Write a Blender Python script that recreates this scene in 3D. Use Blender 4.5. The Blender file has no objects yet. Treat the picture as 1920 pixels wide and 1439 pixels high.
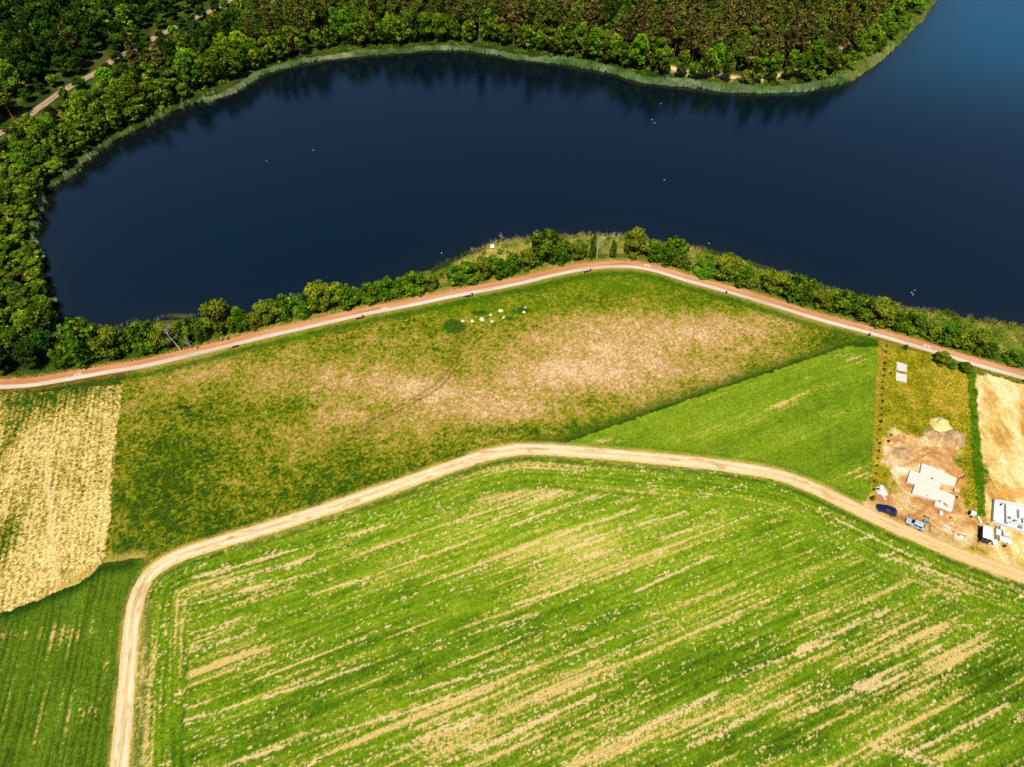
import bpy, math, random
import numpy as np
from mathutils import Vector
random.seed(7)
rng = np.random.default_rng(11)
SC = bpy.context.scene
COL = SC.collection
# ------------------------------------------------------------------ camera, sky, sun, exposure
H, PITCH, F = 145.0, 50.0, 1280.0
def ray(x, y):
    p = math.radians(PITCH); e = (719.5-y)/F; s = (x-960)/F
    return (s, math.cos(p)+e*math.sin(p), -math.sin(p)+e*math.cos(p))
def at(x, y, z=0.0):
    """survey of the place: a point of the 1920x1439 aerial photo -> metres on the plane at height z"""
    d = ray(x, y); t = (z-H)/d[2]
    return (d[0]*t, d[1]*t)
def depth(x, y, z=0.0):
    d = ray(x, y); return (z-H)/d[2]          # distance along the optical axis
cam_d = bpy.data.cameras.new('camera'); cam = bpy.data.objects.new('camera', cam_d); COL.objects.link(cam)
cam.location = (0, 0, H); cam.rotation_euler = (math.radians(90-PITCH), 0, 0)
cam_d.sensor_width = 36; cam_d.lens = 36*F/1920; cam_d.clip_end = 6000; cam_d.clip_start = 1
SC.camera = cam
sd = Vector(ray(1090, 1030)).normalized()
W = bpy.data.worlds.new('World'); SC.world = W; W.use_nodes = True
nt = W.node_tree; bg = nt.nodes['Background']; sky = nt.nodes.new('ShaderNodeTexSky')
sky.sky_type = 'NISHITA'; sky.sun_disc = False
sky.sun_elevation = math.asin(-sd.z); sky.sun_rotation = math.atan2(-sd.x, -sd.y)
sky.air_density = 1.0; sky.dust_density = 0.0; sky.ozone_density = 1.8
nt.links.new(sky.outputs[0], bg.inputs[0]); bg.inputs[1].default_value = 0.068
sl = bpy.data.lights.new('sun', 'SUN'); sl.energy = 4.8; sl.angle = math.radians(0.5); sl.color = (1, .95, .83)
so = bpy.data.objects.new('sun', sl); COL.objects.link(so); so.rotation_euler = sd.to_track_quat('-Z', 'Y').to_euler()
so.location = (-60, -80, 260)
SC.view_settings.view_transform = 'Standard'; SC.view_settings.look = 'None'
SC.view_settings.exposure = 0.66; SC.view_settings.gamma = 1
K = 1.9
# ------------------------------------------------------------------ helpers
def lin(c):
    c = np.asarray(c, float)/255
    return np.where(c <= .04045, c/12.92, ((c+.055)/1.055)**2.4)
def C(r, g, b):
    c = lin((r, g, b))/K
    if b < .8*r: c = c*np.array((1.02, 1.0, .74 if g > r else .88))      # plants, soil and sand carry little blue
    return np.clip(c, 0.0008, .85)
def hsh(ix, iy, s):
    h = (ix.astype(np.int64)*374761393 + iy.astype(np.int64)*668265263 + s*982451653) & 0xffffffff
    h = ((h ^ (h >> 13))*1274126177) & 0xffffffff
    h = (h ^ (h >> 16)) & 0xffff
    return h/65535.0
def vn(x, y, s=0):
    x = np.asarray(x, float); y = np.asarray(y, float)
    ix = np.floor(x); iy = np.floor(y); fx = x-ix; fy = y-iy
    fx = fx*fx*(3-2*fx); fy = fy*fy*(3-2*fy); ix = ix.astype(np.int64); iy = iy.astype(np.int64)
    a = hsh(ix, iy, s); b = hsh(ix+1, iy, s); c = hsh(ix, iy+1, s); d = hsh(ix+1, iy+1, s)
    return (a*(1-fx)+b*fx)*(1-fy)+(c*(1-fx)+d*fx)*fy
def fbm(x, y, s=0, o=4):
    r = 0; a = .5; t = 0
    for i in range(o):
        r = r+a*vn(x*2**i, y*2**i, s+i*17); t += a; a *= .55
    return r/t
def sst(a, b, x):
    t = np.clip((x-a)/(b-a), 0, 1); return t*t*(3-2*t)
def inpoly(X, Y, P):
    r = np.zeros(X.shape, bool); n = len(P)
    for i in range(n):
        x0, y0 = P[i]; x1, y1 = P[(i+1) % n]
        if y0 == y1: continue
        c = ((y0 > Y) != (y1 > Y)) & (X < (x1-x0)*(Y-y0)/(y1-y0)+x0)
        r ^= c
    return r
def dline(X, Y, P, far=30):
    """distance to a polyline; only exact within far"""
    D = np.full(X.shape, 1e3)
    for (x0, y0), (x1, y1) in zip(P[:-1], P[1:]):
        dx, dy = x1-x0, y1-y0; L = dx*dx+dy*dy+1e-9
        m = (X > min(x0, x1)-far) & (X < max(x0, x1)+far) & (Y > min(y0, y1)-far) & (Y < max(y0, y1)+far)
        if not m.any(): continue
        xx = X[m]; yy = Y[m]
        t = np.clip(((xx-x0)*dx+(yy-y0)*dy)/L, 0, 1)
        D[m] = np.minimum(D[m], np.hypot(xx-x0-t*dx, yy-y0-t*dy))
    return D
def smooth(P, k=8):
    P = [np.array(p, float) for p in P]; Q = [2*P[0]-P[1]]+P+[2*P[-1]-P[-2]]; out = []
    for i in range(1, len(Q)-2):
        for j in range(k):
            t = j/k; a, b, c, d = Q[i-1], Q[i], Q[i+1], Q[i+2]
            out.append(.5*((2*b)+(c-a)*t+(2*a-5*b+4*c-d)*t*t+(3*b-a-3*c+d)*t**3))
    out.append(P[-1]); return [tuple(o) for o in out]
def wl(px): return [at(*p) for p in px]
def mesh_np(name, V, Fc, cols=None, mats=(), parent=None, smoothed=False, fm=None):
    V = np.asarray(V, np.float32).reshape(-1, 3); Fc = np.asarray(Fc, np.int32)
    k = Fc.shape[1]; m = bpy.data.meshes.new(name)
    m.vertices.add(len(V)); m.vertices.foreach_set('co', V.ravel())
    m.loops.add(Fc.size); m.loops.foreach_set('vertex_index', Fc.ravel())
    m.polygons.add(len(Fc)); m.polygons.foreach_set('loop_start', np.arange(0, Fc.size, k, dtype=np.int32))
    m.polygons.foreach_set('loop_total', np.full(len(Fc), k, np.int32))
    m.polygons.foreach_set('use_smooth', np.full(len(Fc), bool(smoothed)))
    if fm is not None: m.polygons.foreach_set('material_index', np.asarray(fm, np.int32))
    if cols is not None:
        a = m.color_attributes.new('col', 'FLOAT_COLOR', 'POINT')
        c = np.ones((len(V), 4), np.float32); c[:, :3] = cols; a.data.foreach_set('color', c.ravel())
    m.update(calc_edges=True)
    for mm in mats: m.materials.append(mm)
    o = bpy.data.objects.new(name, m); COL.objects.link(o)
    if parent: o.parent = parent
    return o
def tag(o, label=None, cat=None, group=None, kind=None):
    if label: o['label'] = label
    if cat: o['category'] = cat
    if group: o['group'] = group
    if kind: o['kind'] = kind
    return o
def thing(name, label, cat, loc, rz=0, group=None):
    o = bpy.data.objects.new(name, None); COL.objects.link(o); o.empty_display_size = .2
    o.location = loc; o.rotation_euler = (0, 0, rz); return tag(o, label, cat, group)
# ------------------------------------------------------------------ materials
def mat(name, col=(.5, .5, .5), rough=.8, hue=1.0, attr=False, noise=0, nscale=4, bump=0, bscale=8, metal=0, transl=0, rnd=0, coat=0):
    m = bpy.data.materials.new(name); m.use_nodes = True; n = m.node_tree.nodes; l = m.node_tree.links
    b = n['Principled BSDF']; b.inputs['Roughness'].default_value = rough; b.inputs['Metallic'].default_value = metal
    b.inputs['Specular IOR Level'].default_value = .5 if rough < .5 else .06
    b.inputs['Coat Weight'].default_value = coat
    if attr:
        s = n.new('ShaderNodeVertexColor'); s.layer_name = 'col'; out = s.outputs[0]
    else:
        s = n.new('ShaderNodeRGB'); s.outputs[0].default_value = (*col, 1); out = s.outputs[0]
    tc = n.new('ShaderNodeTexCoord')
    if noise:
        t = n.new('ShaderNodeTexNoise'); t.inputs['Scale'].default_value = nscale; t.inputs['Detail'].default_value = 4
        l.new(tc.outputs['Object'], t.inputs['Vector'])
        r = n.new('ShaderNodeMapRange'); r.inputs[1].default_value = .3; r.inputs[2].default_value = .7
        r.inputs[3].default_value = 1-noise; r.inputs[4].default_value = 1+noise
        l.new(t.outputs[0], r.inputs[0])
        v = n.new('ShaderNodeVectorMath'); v.operation = 'SCALE'
        l.new(out, v.inputs[0]); l.new(r.outputs[0], v.inputs['Scale']); out = v.outputs[0]
    if rnd:
        oi = n.new('ShaderNodeObjectInfo'); hv = n.new('ShaderNodeHueSaturation')
        r = n.new('ShaderNodeMapRange'); r.inputs[3].default_value = 1-rnd; r.inputs[4].default_value = 1+rnd
        l.new(oi.outputs['Random'], r.inputs[0]); l.new(r.outputs[0], hv.inputs['Value'])
        r2 = n.new('ShaderNodeMath'); r2.operation = 'MULTIPLY'; r2.inputs[1].default_value = 7.13
        r3 = n.new('ShaderNodeMath'); r3.operation = 'FRACT'; l.new(oi.outputs['Random'], r2.inputs[0]); l.new(r2.outputs[0], r3.inputs[0])
        r4 = n.new('ShaderNodeMapRange'); r4.inputs[3].default_value = .5-rnd*.085*hue; r4.inputs[4].default_value = .5+rnd*.015
        l.new(r3.outputs[0], r4.inputs[0]); l.new(r4.outputs[0], hv.inputs['Hue'])
        l.new(out, hv.inputs['Color']); out = hv.outputs[0]
    l.new(out, b.inputs['Base Color'])
    if bump:
        t = n.new('ShaderNodeTexNoise'); t.inputs['Scale'].default_value = bscale; t.inputs['Detail'].default_value = 3
        l.new(tc.outputs['Object'], t.inputs['Vector'])
        bp = n.new('ShaderNodeBump'); bp.inputs['Strength'].default_value = bump; bp.inputs['Distance'].default_value = .1
        l.new(t.outputs[0], bp.inputs['Height']); l.new(bp.outputs[0], b.inputs['Normal'])
    if transl:
        tr = n.new('ShaderNodeBsdfTranslucent'); mx = n.new('ShaderNodeMixShader'); mx.inputs[0].default_value = transl
        l.new(out, tr.inputs[0]); l.new(b.outputs[0], mx.inputs[1]); l.new(tr.outputs[0], mx.inputs[2])
        l.new(mx.outputs[0], n['Material Output'].inputs[0])
    return m
def paint(name, rgb, rough=.6, **k): return mat(name, tuple(C(*rgb)), rough, **k)
M_GROUND = mat('soil_and_grass', attr=True, noise=.36, nscale=3.2, bump=.6, bscale=5)
M_ROAD = mat('gravel', attr=True, noise=.10, nscale=3, bump=.2, bscale=9)
M_TUFT = mat('grass_blades', attr=True, transl=.25)
M_LEAF = mat('broadleaf_foliage', attr=True, transl=.22, rnd=.38)
M_PINE = mat('pine_needles', attr=True, transl=.12, rnd=.30, hue=.35)
M_BUSH = mat('bush_foliage', attr=True, transl=.22, rnd=.16)
M_WOODLEAF = mat('wood_foliage', attr=True, transl=.2)
M_BARK = mat('bark', tuple(C(96, 74, 56)), .9, noise=.3, nscale=2)
M_PBARK = mat('pine_bark', tuple(C(168, 118, 88)), .9, noise=.3, nscale=2)
M_DEAD = mat('dead_wood', tuple(C(205, 198, 182)), .9, noise=.2)
M_REED = mat('reed_blades', attr=True, transl=.3)
# ------------------------------------------------------------------ survey lines (photo points -> metres)
PATH_PX = [(-420,640),(-200,700),(-60,722),(0,722.5),(60,719),(125,708.5),(200,695.5),(275,683),(325,671),(400,653),(480,633),(580,610),(680,587.5),(780,568),(855,552),(960,532),(1022,517.5),(1085,504.5),(1135,498.5),(1185,498.5),(1230,506),(1285,523),(1360,543.5),(1440,567),(1540,598),(1640,624.5),(1745,655),(1830,681),(1920,706.5),(2050,745),(2300,815)]
PATH = smooth(wl(PATH_PX), 8)
ROAD_PX = [(205,1640),(217,1540),(224.5,1439),(232,1350),(239,1271),(248.5,1165),(260,1113),(284,1074),(330,1045),(400,1021),(500,991),(600,959),(700,926),(770,902),(840,877),(900,857),(950,846),(990,842),(1050,845),(1130,851),(1220,859),(1300,867),(1380,877),(1440,887),(1490,901),(1540,922),(1600,951),(1660,980),(1720,1007),(1790,1036),(1850,1058),(1920,1082),(2060,1130),(2300,1220)]
ROAD = smooth(wl(ROAD_PX), 8)
SHORE_NEAR_PX = [(108,606),(150,622),(200,618),(250,608),(300,600),(350,597),(400,592),(450,596),(500,590),(560,574),(610,562),(660,552),(700,545),(740,530),(800,512),(830,500),(870,480),(900,469),(930,455),(960,450),(1010,448),(1060,445),(1100,441),(1150,441),(1190,446),(1230,455),(1280,462),(1330,472),(1380,487),(1430,502),(1480,517),(1540,539),(1600,557),(1660,567),(1720,582),(1780,588),(1830,599),(1880,607),(1920,612),(2050,640),(2300,700)]
SHORE_FAR_PX = [(98,575),(84,530),(75,480),(66,430),(73,392),(92,352),(122,334),(175,290),(215,262),(245,247),(285,228),(330,205),(390,182),(440,168),(470,152),(505,134),(560,120),(620,109),(680,103),(740,99),(800,93),(870,93),(930,101),(960,108),(1020,114),(1080,123),(1140,134),(1200,151),(1270,159),(1330,166),(1380,171),(1440,172),(1500,169),(1550,161),(1590,149),(1640,119),(1680,82),(1712,50),(1742,15),(1755,-10),(1770,-60)]
SN = smooth(wl(SHORE_NEAR_PX), 5); SF = smooth(wl(SHORE_FAR_PX), 5)
LAKE = SF[::-1]+SN+[(430, 150), (640, 300), (620, 560), (330, 560)]
SHORE = SN[::-1]+SF
FRAIL_PX = [(-260,440),(-100,330),(20,262),(75,232),(140,196),(178,172),(243,137),(320,92),(372,66),(430,36),(500,0),(560,-30)]
RAIL = smooth(wl(FRAIL_PX), 5)
FROAD_PX = [(-260,420),(-90,300),(0,252),(40,232),(60,214),(85,196),(112,176),(142,158),(172,143),(195,128),(215,112),(250,95),(330,52),(400,20),(450,-10),(520,-50)]
FROAD = smooth(wl(FROAD_PX), 5)
FPATH = smooth(wl([(1255,128),(1290,138),(1330,138),(1370,146),(1420,150),(1470,142),(1500,136),(1530,128),(1560,115),(1600,80),(1625,58),(1640,42),(1660,15),(1670,-20)]), 5)
def road_part(x0, x1): return [at(*p) for p in ROAD_PX if x0 <= p[0] <= x1]
i285 = 7
R_all = [at(*p) for p in ROAD_PX]
P_STUB = wl([(-500,790),(-60,742),(60,738),(229,722),(215,850),(205,975),(192,1058),(150,1092),(100,1114),(50,1134),(10,1147),(-60,1165),(-700,1320)])
P_LEFT = wl([(-700,1320),(-60,1165),(10,1147),(50,1134),(100,1114),(150,1092),(192,1058),(270,1046)])+R_all[7::-1]+wl([(-300,1640)])
ri = [i for i, p in enumerate(ROAD_PX) if p[0] >= 284]
P_MEADOW = wl([(229,712)]+[p for p in PATH_PX if 229 < p[0] < 1645]+[(1648,652),(1590,650),(1527,672),(1440,700),(1300,748),(1180,790),(1060,832),(1050,845)])+[at(*p) for p in ROAD_PX[7:] if p[0] < 1040][::-1]+wl([(192,1058),(205,975),(215,850)])
P_TRI = wl([(1648,652),(1590,650),(1527,672),(1440,700),(1300,748),(1180,790),(1060,832),(1050,845)]+[p for p in ROAD_PX[7:] if 1050 <= p[0] < 1610]+[(1616,948),(1632,925)])
P_BIG = R_all+wl([(2300,1660)])
P_A = wl([(1648,640),(1745,668),(1812,690),(1822,850),(1834,1000),(1836,1046)]+[p for p in ROAD_PX[::-1] if 1600 < p[0] < 1836]+[(1616,948),(1632,925)])
P_B = wl([(1812,690),(1920,722),(2060,760),(2300,830),(2300,1220),(2060,1130),(1920,1082),(1850,1058),(1836,1046),(1834,1000),(1822,850)])
# ------------------------------------------------------------------ ground, near sheet
XL, XR, Y0, Y1, ST = -176.0, 176.0, 12.0, 196.0, 0.28
nx = int((XR-XL)/ST)+1; ny = int((Y1-Y0)/ST)+1
gx = XL+np.arange(nx)*ST; gy = Y0+np.arange(ny)*ST
X, Y = np.meshgrid(gx, gy)
def blob(px, py, rx, ry, rot=0, X=X, Y=Y):
    """soft patch: centre and radii given on the survey photo"""
    cx, cy = at(px, py); z = depth(px, py); sx = z/F*rx; sy = z*z/(H*F)*ry
    c, s = math.cos(rot), math.sin(rot); dx = X-cx; dy = Y-cy
    u = (dx*c+dy*s)/sx; v = (-dx*s+dy*c)/sy
    return np.exp(-(u*u+v*v))
dP = dline(X, Y, PATH); dR = dline(X, Y, ROAD); dS = dline(X, Y, SHORE, 40)
lake = inpoly(X, Y, LAKE)
cls = np.zeros(X.shape, np.int8)
jx = X+(vn(X*.9, Y*.9, 3)-.5)*1.3; jy = Y+(vn(X*.9, Y*.9, 4)-.5)*1.3
jx = X+(vn(X*.9, Y*.9, 3)-.5)*.8; jy = Y+(vn(X*.9, Y*.9, 4)-.5)*.8
for k, P in ((1, P_MEADOW), (2, P_BIG), (3, P_TRI), (4, P_LEFT), (5, P_STUB), (6, P_A), (7, P_B)):
    cls[inpoly(jx, jy, P)] = k
big = fbm(X/14, Y/14, 5, 4); mid = fbm(X/3.2, Y/3.2, 9, 4); fine = fbm(X/.8, Y/.8, 13, 3)
rnd = rng.random(X.shape); spk = vn(X/.42, Y/.42, 14)
col = np.zeros(X.shape+(3,)); hgt = np.zeros(X.shape); veg = np.zeros(X.shape)
def mix(a, b, t): return a*(1-t[..., None])+b*t[..., None]
def K1(c, m): return np.broadcast_to(np.asarray(c), m.shape+(3,))
def ramp(t, stops):
    r = np.zeros(t.shape+(3,)); ps = [s[0] for s in stops]
    for i in range(3): r[..., i] = np.interp(t, ps, [s[1][i] for s in stops])
    return r
# bank and verge between the cycle path and the lake, and wood floor
t = np.clip(big*.55+mid*.6-.08, 0, 1)
right = sst(20, 90, X)
bank = ramp(t, [(0, C(60, 90, 16)), (.35, C(110, 130, 36)), (.5, C(168, 160, 72)), (.7, C(216, 190, 112)), (1, C(230, 200, 134))])
bank = mix(bank, K1(C(78, 112, 28), X), right*.35)
wood = ramp(mid, [(0, C(26, 34, 12)), (.5, C(48, 62, 20)), (1, C(84, 84, 40))])
lw = sst(-70, -110, X)
bank = mix(bank, wood, lw*.85)
col[:] = bank
hgt[:] = .35*fine; veg[:] = .8
# meadow
m = cls == 1
dry = np.zeros(X.shape)
for b in [(1080,650,140,46,.46),(1010,722,180,36,.5),(820,720,420,70,.30),(1280,630,300,50,.28),(600,800,120,20,.2),(1150,600,200,24,.12),(1200,640,130,38,.42),(880,765,110,34,.6),(760,735,120,26,.6),(650,782,80,20,.45),(1180,700,110,36,.6),(1360,622,120,34,.55),(1450,612,80,22,.3),(620,705,200,26,.35),(420,690,140,22,.32),(300,720,50,16,.25),(1110,600,160,14,.25),(760,800,60,26,.4),(560,830,90,22,.28),(470,905,40,14,.25),(740,640,150,16,.22),(980,780,120,20,.35),(1300,690,80,22,.35),(1040,690,60,25,.4),(340,800,70,20,.12)]:
    dry = np.maximum(dry, 0)+b[4]*blob(*b[:4])
grn = np.zeros(X.shape)
for b in [(900,578,140,16,.9),(1120,535,160,20,.9),(1290,560,90,14,.5),(560,950,220,40,.7),(300,900,90,90,.7),(300,1000,100,40,.7),(800,880,120,22,.4),(1000,800,90,14,.5),(1560,640,60,16,.9),(960,612,90,10,.5),(640,612,90,10,.35),(330,860,170,110,.38),(700,880,200,40,.3)]:
    grn += b[4]*blob(*b[:4])
dd = np.clip(dry, 0, 1.15)*.95-np.clip(grn, 0, 1)*.45
drt = np.clip(.29+dd*.52+(fbm(X/7, Y/7, 39, 4)-.5)*.42+(mid-.5)*.3+(fine-.5)*.6+(spk-.5)*.55+(rnd-.5)*.2, 0, 1)
mead = ramp(drt, [(0, C(60, 88, 2)), (.18, C(98, 118, 6)), (.34, C(140, 142, 18)), (.5, C(166, 148, 56)), (.66, C(194, 158, 92)), (.84, C(208, 168, 120)), (1, C(230, 196, 154))])
lime = np.clip(blob(930,580,170,18)+blob(1120,535,170,24)+.6*blob(1290,570,90,16), 0, 1)
mead = mix(mead, K1(C(118, 146, 6), X), lime*.55*(1-sst(.5, .8, drt)))
dark = np.clip(.8*blob(560,975,260,36)+.8*blob(280,960,90,70)+.6*blob(240,830,40,60)+.5*blob(1010,812,90,14), 0, 1)
mead = mix(mead, K1(C(46, 82, 2), X), dark*.42*sst(.65, .35, mid))
TR = smooth(wl([(868,622),(858,650),(848,690),(815,728),(745,768),(690,798),(630,830),(560,838),(490,850)]), 5)
dT = dline(X, Y, TR, 6)
trk = (np.exp(-((dT-.8)/.3)**2)*.8+np.exp(-(dT/2.2)**2)*.25)*sst(.25, .5, vn(X/9, Y/9, 23)+.1)
mead = mix(mead, K1(C(112, 104, 24), X), np.clip(trk, 0, 1)*.75*sst(.2, .55, mid+.05))
DITCH = wl([(1648,644),(1590,650),(1527,672),(1440,700),(1300,748),(1180,790),(1060,832),(1000,838)])
dD = dline(X, Y, DITCH, 12)
mead = mix(mead, K1(C(58, 96, 4), X), np.exp(-((dD-.4)/2.6)**2)*.85)
mead = mix(mead, K1(C(36, 56, 8), X), np.exp(-((dD-.3)/.6)**2)*.5)
dots = np.clip(blob(330,770,66,9,-.0)*1.3, 0, 1)*(vn(X/.9, Y/.7, 77) > .70)+(vn(X/1.1, Y/1.0, 78) > .965)*.7
mead = mix(mead, K1(C(34, 60, 4), X), np.clip(dots, 0, 1)*.85)
weed = np.clip(1.4*blob(852,614,20,13)+1.0*blob(900,589,18,7)+1.1*blob(975,585,22,8)+.9*blob(955,600,14,6)+.9*blob(927,555,8,5), 0, 1)
weed = sst(.35, .75, weed+(mid-.5)*.7)
mead = mix(mead, K1(C(44, 92, 10), X), weed*.85)
green_spot = np.clip(1.3*blob(566,631,18,4), 0, 1); mead = mix(mead, K1(C(128, 190, 8), X), green_spot)
col[m] = mead[m]
hgt[m] = (.07+.10*fine+.25*weed+dots*.4)[m]; veg[m] = np.clip(1-drt*.8, .2, 1)[m]
# stubble field (left)
m = cls == 5
a_, b_ = at(226, 760), at(206, 975); rdir = math.atan2(a_[1]-b_[1], a_[0]-b_[0])
u = X*math.cos(rdir)+Y*math.sin(rdir); v = -X*math.sin(rdir)+Y*math.cos(rdir)
rows = fbm(u/9, v/.42, 21, 3)*.75+.25*(.5+.5*np.sin(v/1.25*2*math.pi)); g1 = np.zeros(X.shape)
for b in [(60,752,120,24,.9),(-2,860,20,80,.5),(-6,1040,22,100,1.0),(150,730,90,12,.7),(30,790,40,20,.4),(150,910,40,12,.3)]:
    g1 += b[4]*blob(*b[:4])
s = np.clip(.68-g1*.62+(rows-.5)*.75+(fine-.5)*.3+(spk-.5)*.7+(rnd-.5)*.5+(big-.5)*.3, 0, 1)
stub = ramp(s, [(0, C(52, 88, 8)), (.25, C(112, 128, 24)), (.45, C(186, 158, 68)), (.65, C(230, 196, 116)), (1, C(255, 234, 170))])
lane = dline(X, Y, wl([(85,800),(90,900),(97,980),(103,1050),(107,1120)]), 5)
stub = mix(stub, K1(C(250, 220, 160), X), np.exp(-(lane/.5)**2)*.8)
col[m] = stub[m]; hgt[m] = (.05+.22*fine*(1.2-s))[m]; veg[m] = .55
# crops: rows and bare streaks
def crop(u, v, bare, seed, green, green_tone, ln=.42, dr=.42):
    a = fbm(u/24, v/.62, seed, 4); b = fbm(u/34, v/5, seed+1, 3); c = vn(u/14, v/.36, seed+2)
    p = bare-.01+(b-.5)*.80+(a-.5)*1.0+(c-.5)*.38
    lane = np.exp(-(((v/6.3+.08*vn(u/30, v/30, seed+5)) % 1-.5)*6.3/.32)**2)*sst(.35, .6, vn(u/22, np.floor(v/6.3)*3.1, seed+7))
    p = p+lane*ln
    drill = vn(u/11, v/.46, seed+11); s = sst(.44, .90, p+(spk-.5)*.42+(drill-.5)*.42+(rnd-.5)*.34)
    g = ramp(np.clip(green_tone+(mid-.5)*.28+(spk-.5)*.34+(drill-.5)*dr+(rnd-.5)*.2+(b-.5)*.4, 0, 1), green)
    straw = ramp(np.clip(s+(fine-.5)*.4, 0, 1), [(0, C(160, 164, 36)), (.5, C(186, 170, 76)), (1, C(222, 190, 124))])
    return mix(g, straw, s), s
r22 = math.radians(22); u1 = X*math.cos(r22)+Y*math.sin(r22); v1 = -X*math.sin(r22)+Y*math.cos(r22)
bare = np.full(X.shape, .385)
for b in [(430,1100,110,30,.30),(460,1230,110,40,.26),(640,1290,160,40,.16),(1060,1060,150,60,.2),(1085,1030,90,30,.12),(1150,930,120,14,.34),(1050,880,80,10,.35),(900,930,60,12,.25),(1090,1300,200,60,.26),(980,1400,200,40,.2),(1650,1170,170,50,.36),(1760,1100,110,30,.34),(1560,1330,150,30,.26),(1740,1400,90,30,.4),(1730,1290,180,30,.22),(300,1260,30,120,.12),  # bare soil, plus a small mid-field blob paling the crop for sun glow
          (1330,960,160,40,-.28),(1420,1080,160,40,-.26),(720,1130,160,30,-.22),(620,1060,100,20,-.12),(760,1000,130,20,-.15),(1850,1170,50,26,-.3),(1560,1270,110,16,-.3),(1490,1400,120,20,-.35),(1900,1380,80,40,-.32),(520,1310,120,20,-.16),(1560,1000,80,20,-.25),(850,1270,80,16,-.12)]:
    bare += b[4]*blob(*b[:4])
hl = np.exp(-(np.clip(dR-6, 0, 99)/6.0)**2)      # headland worked parallel to the road
GR = [(0, C(62, 92, 6)), (.35, C(102, 137, 12)), (.65, C(134, 161, 28)), (1, C(186, 196, 74))]
green_tone = .47+.24*blob(1050,1010,400,120)+.3*blob(1085,1030,120,40)-.16*blob(1560,1270,260,50)-.2*blob(1900,1300,160,110)-.1*blob(500,1400,300,60)-.22*blob(1480,1400,160,30)  # raised mid-field blobs paint the sun's backscatter glow into the crop green
cA, sA = crop(u1, v1, bare, 31, GR, green_tone)
cB, sB = crop(np.abs(X)*.7+Y*.7, dR+60, bare-.04+.17*(X < -70)*(Y < 60), 57, GR, green_tone, .12)
wB = sst(12.5, 11.0, dR+(mid-.5)*1.2)
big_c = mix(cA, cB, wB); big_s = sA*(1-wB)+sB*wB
STREAK = [((365,1085),(560,1030),.9),((362,1114),(585,1045),1.6),((364,1134),(480,1100),.8),((450,1110),(610,1070),.9),((360,1222),(480,1182),1.1),((358,1190),(450,1160),.9),((350,1352),(700,1245),1.0),((405,1439),(880,1300),.9),((580,1115),(690,1085),1.0),((960,1135),(1130,1085),1.0),((1060,1230),(1250,1160),1.0),((1100,1247),(1250,1180),.6),((770,1300),(1000,1240),.9),((880,1410),(1110,1310),1.6),((1130,1400),(1350,1300),1.6),((1290,1400),(1480,1310),1.5),((1350,1280),(1560,1200),1.1),((1500,1222),(1660,1145),2.0),((1600,1290),(1760,1215),1.2),((1500,1345),(1700,1262),1.2),((1700,1415),(1890,1320),.9),((1640,1400),(1700,1412),1.6),((1700,1412),(1760,1439),1.8),((660,1439),(900,1340),1.2),((960,1035),(1190,955),1.0),((1030,1030),(1290,960),1.0),((960,985),(1120,930),1.2),((985,945),(1055,920),1.0),((1080,1048),(1160,1030),1.6),((1060,1030),(1130,1010),1.2),((1190,1110),(1330,1045),.8),((1240,1010),(1310,990),1.1),((1560,970),(1740,1060),.8),((1650,1040),(1800,1090),1.3),((1760,1020),(1920,1110),1.0),((640,1010),(720,985),1.0),((840,985),(950,948),.8),((880,1190),(1010,1150),.9)]
for a, b, w in STREAK:
    P = wl([a, b]); d = dline(X, Y, P, 6)
    k = np.exp(-(d/(w*.50))**2)*.85
    k = sst(.36, .62, k*.82+(spk-.5)*.55+(vn(u1/5, v1/.4, 91)-.5)*.7+(rnd-.5)*.4)
    big_c = mix(big_c, K1(C(236, 204, 150), X), k*.78); big_s = np.maximum(big_s, k)
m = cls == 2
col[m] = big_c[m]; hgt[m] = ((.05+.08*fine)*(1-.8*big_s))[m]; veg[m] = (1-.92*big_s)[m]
# triangle crop: rows run along its right edge
r3 = math.radians(24); u3 = X*math.cos(r3)+Y*math.sin(r3); v3 = -X*math.sin(r3)+Y*math.cos(r3)
bt = np.full(X.shape, .13)
for b in [(1600,672,34,10,.5),(1480,760,60,10,.42),(1440,745,60,8,.15),(1130,828,40,7,.6),(1240,823,50,6,.35),(1610,890,24,14,.4),(1560,720,60,18,.2),(1360,800,70,10,.2)]: bt += b[4]*blob(*b[:4])
GT = [(0, C(72, 106, 12)), (.4, C(118, 146, 24)), (.7, C(146, 168, 40)), (1, C(190, 202, 84))]
c3, s3 = crop(u3, v3, bt, 71, GT, ln=.1, dr=.16, green_tone=.45+.1*blob(1300,800,200,40)-.12*blob(1600,840,50,80))
m = cls == 3; col[m] = c3[m]; hgt[m] = ((.06+.08*fine)*(1-.8*s3))[m]; veg[m] = (1-.9*s3)[m]
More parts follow.
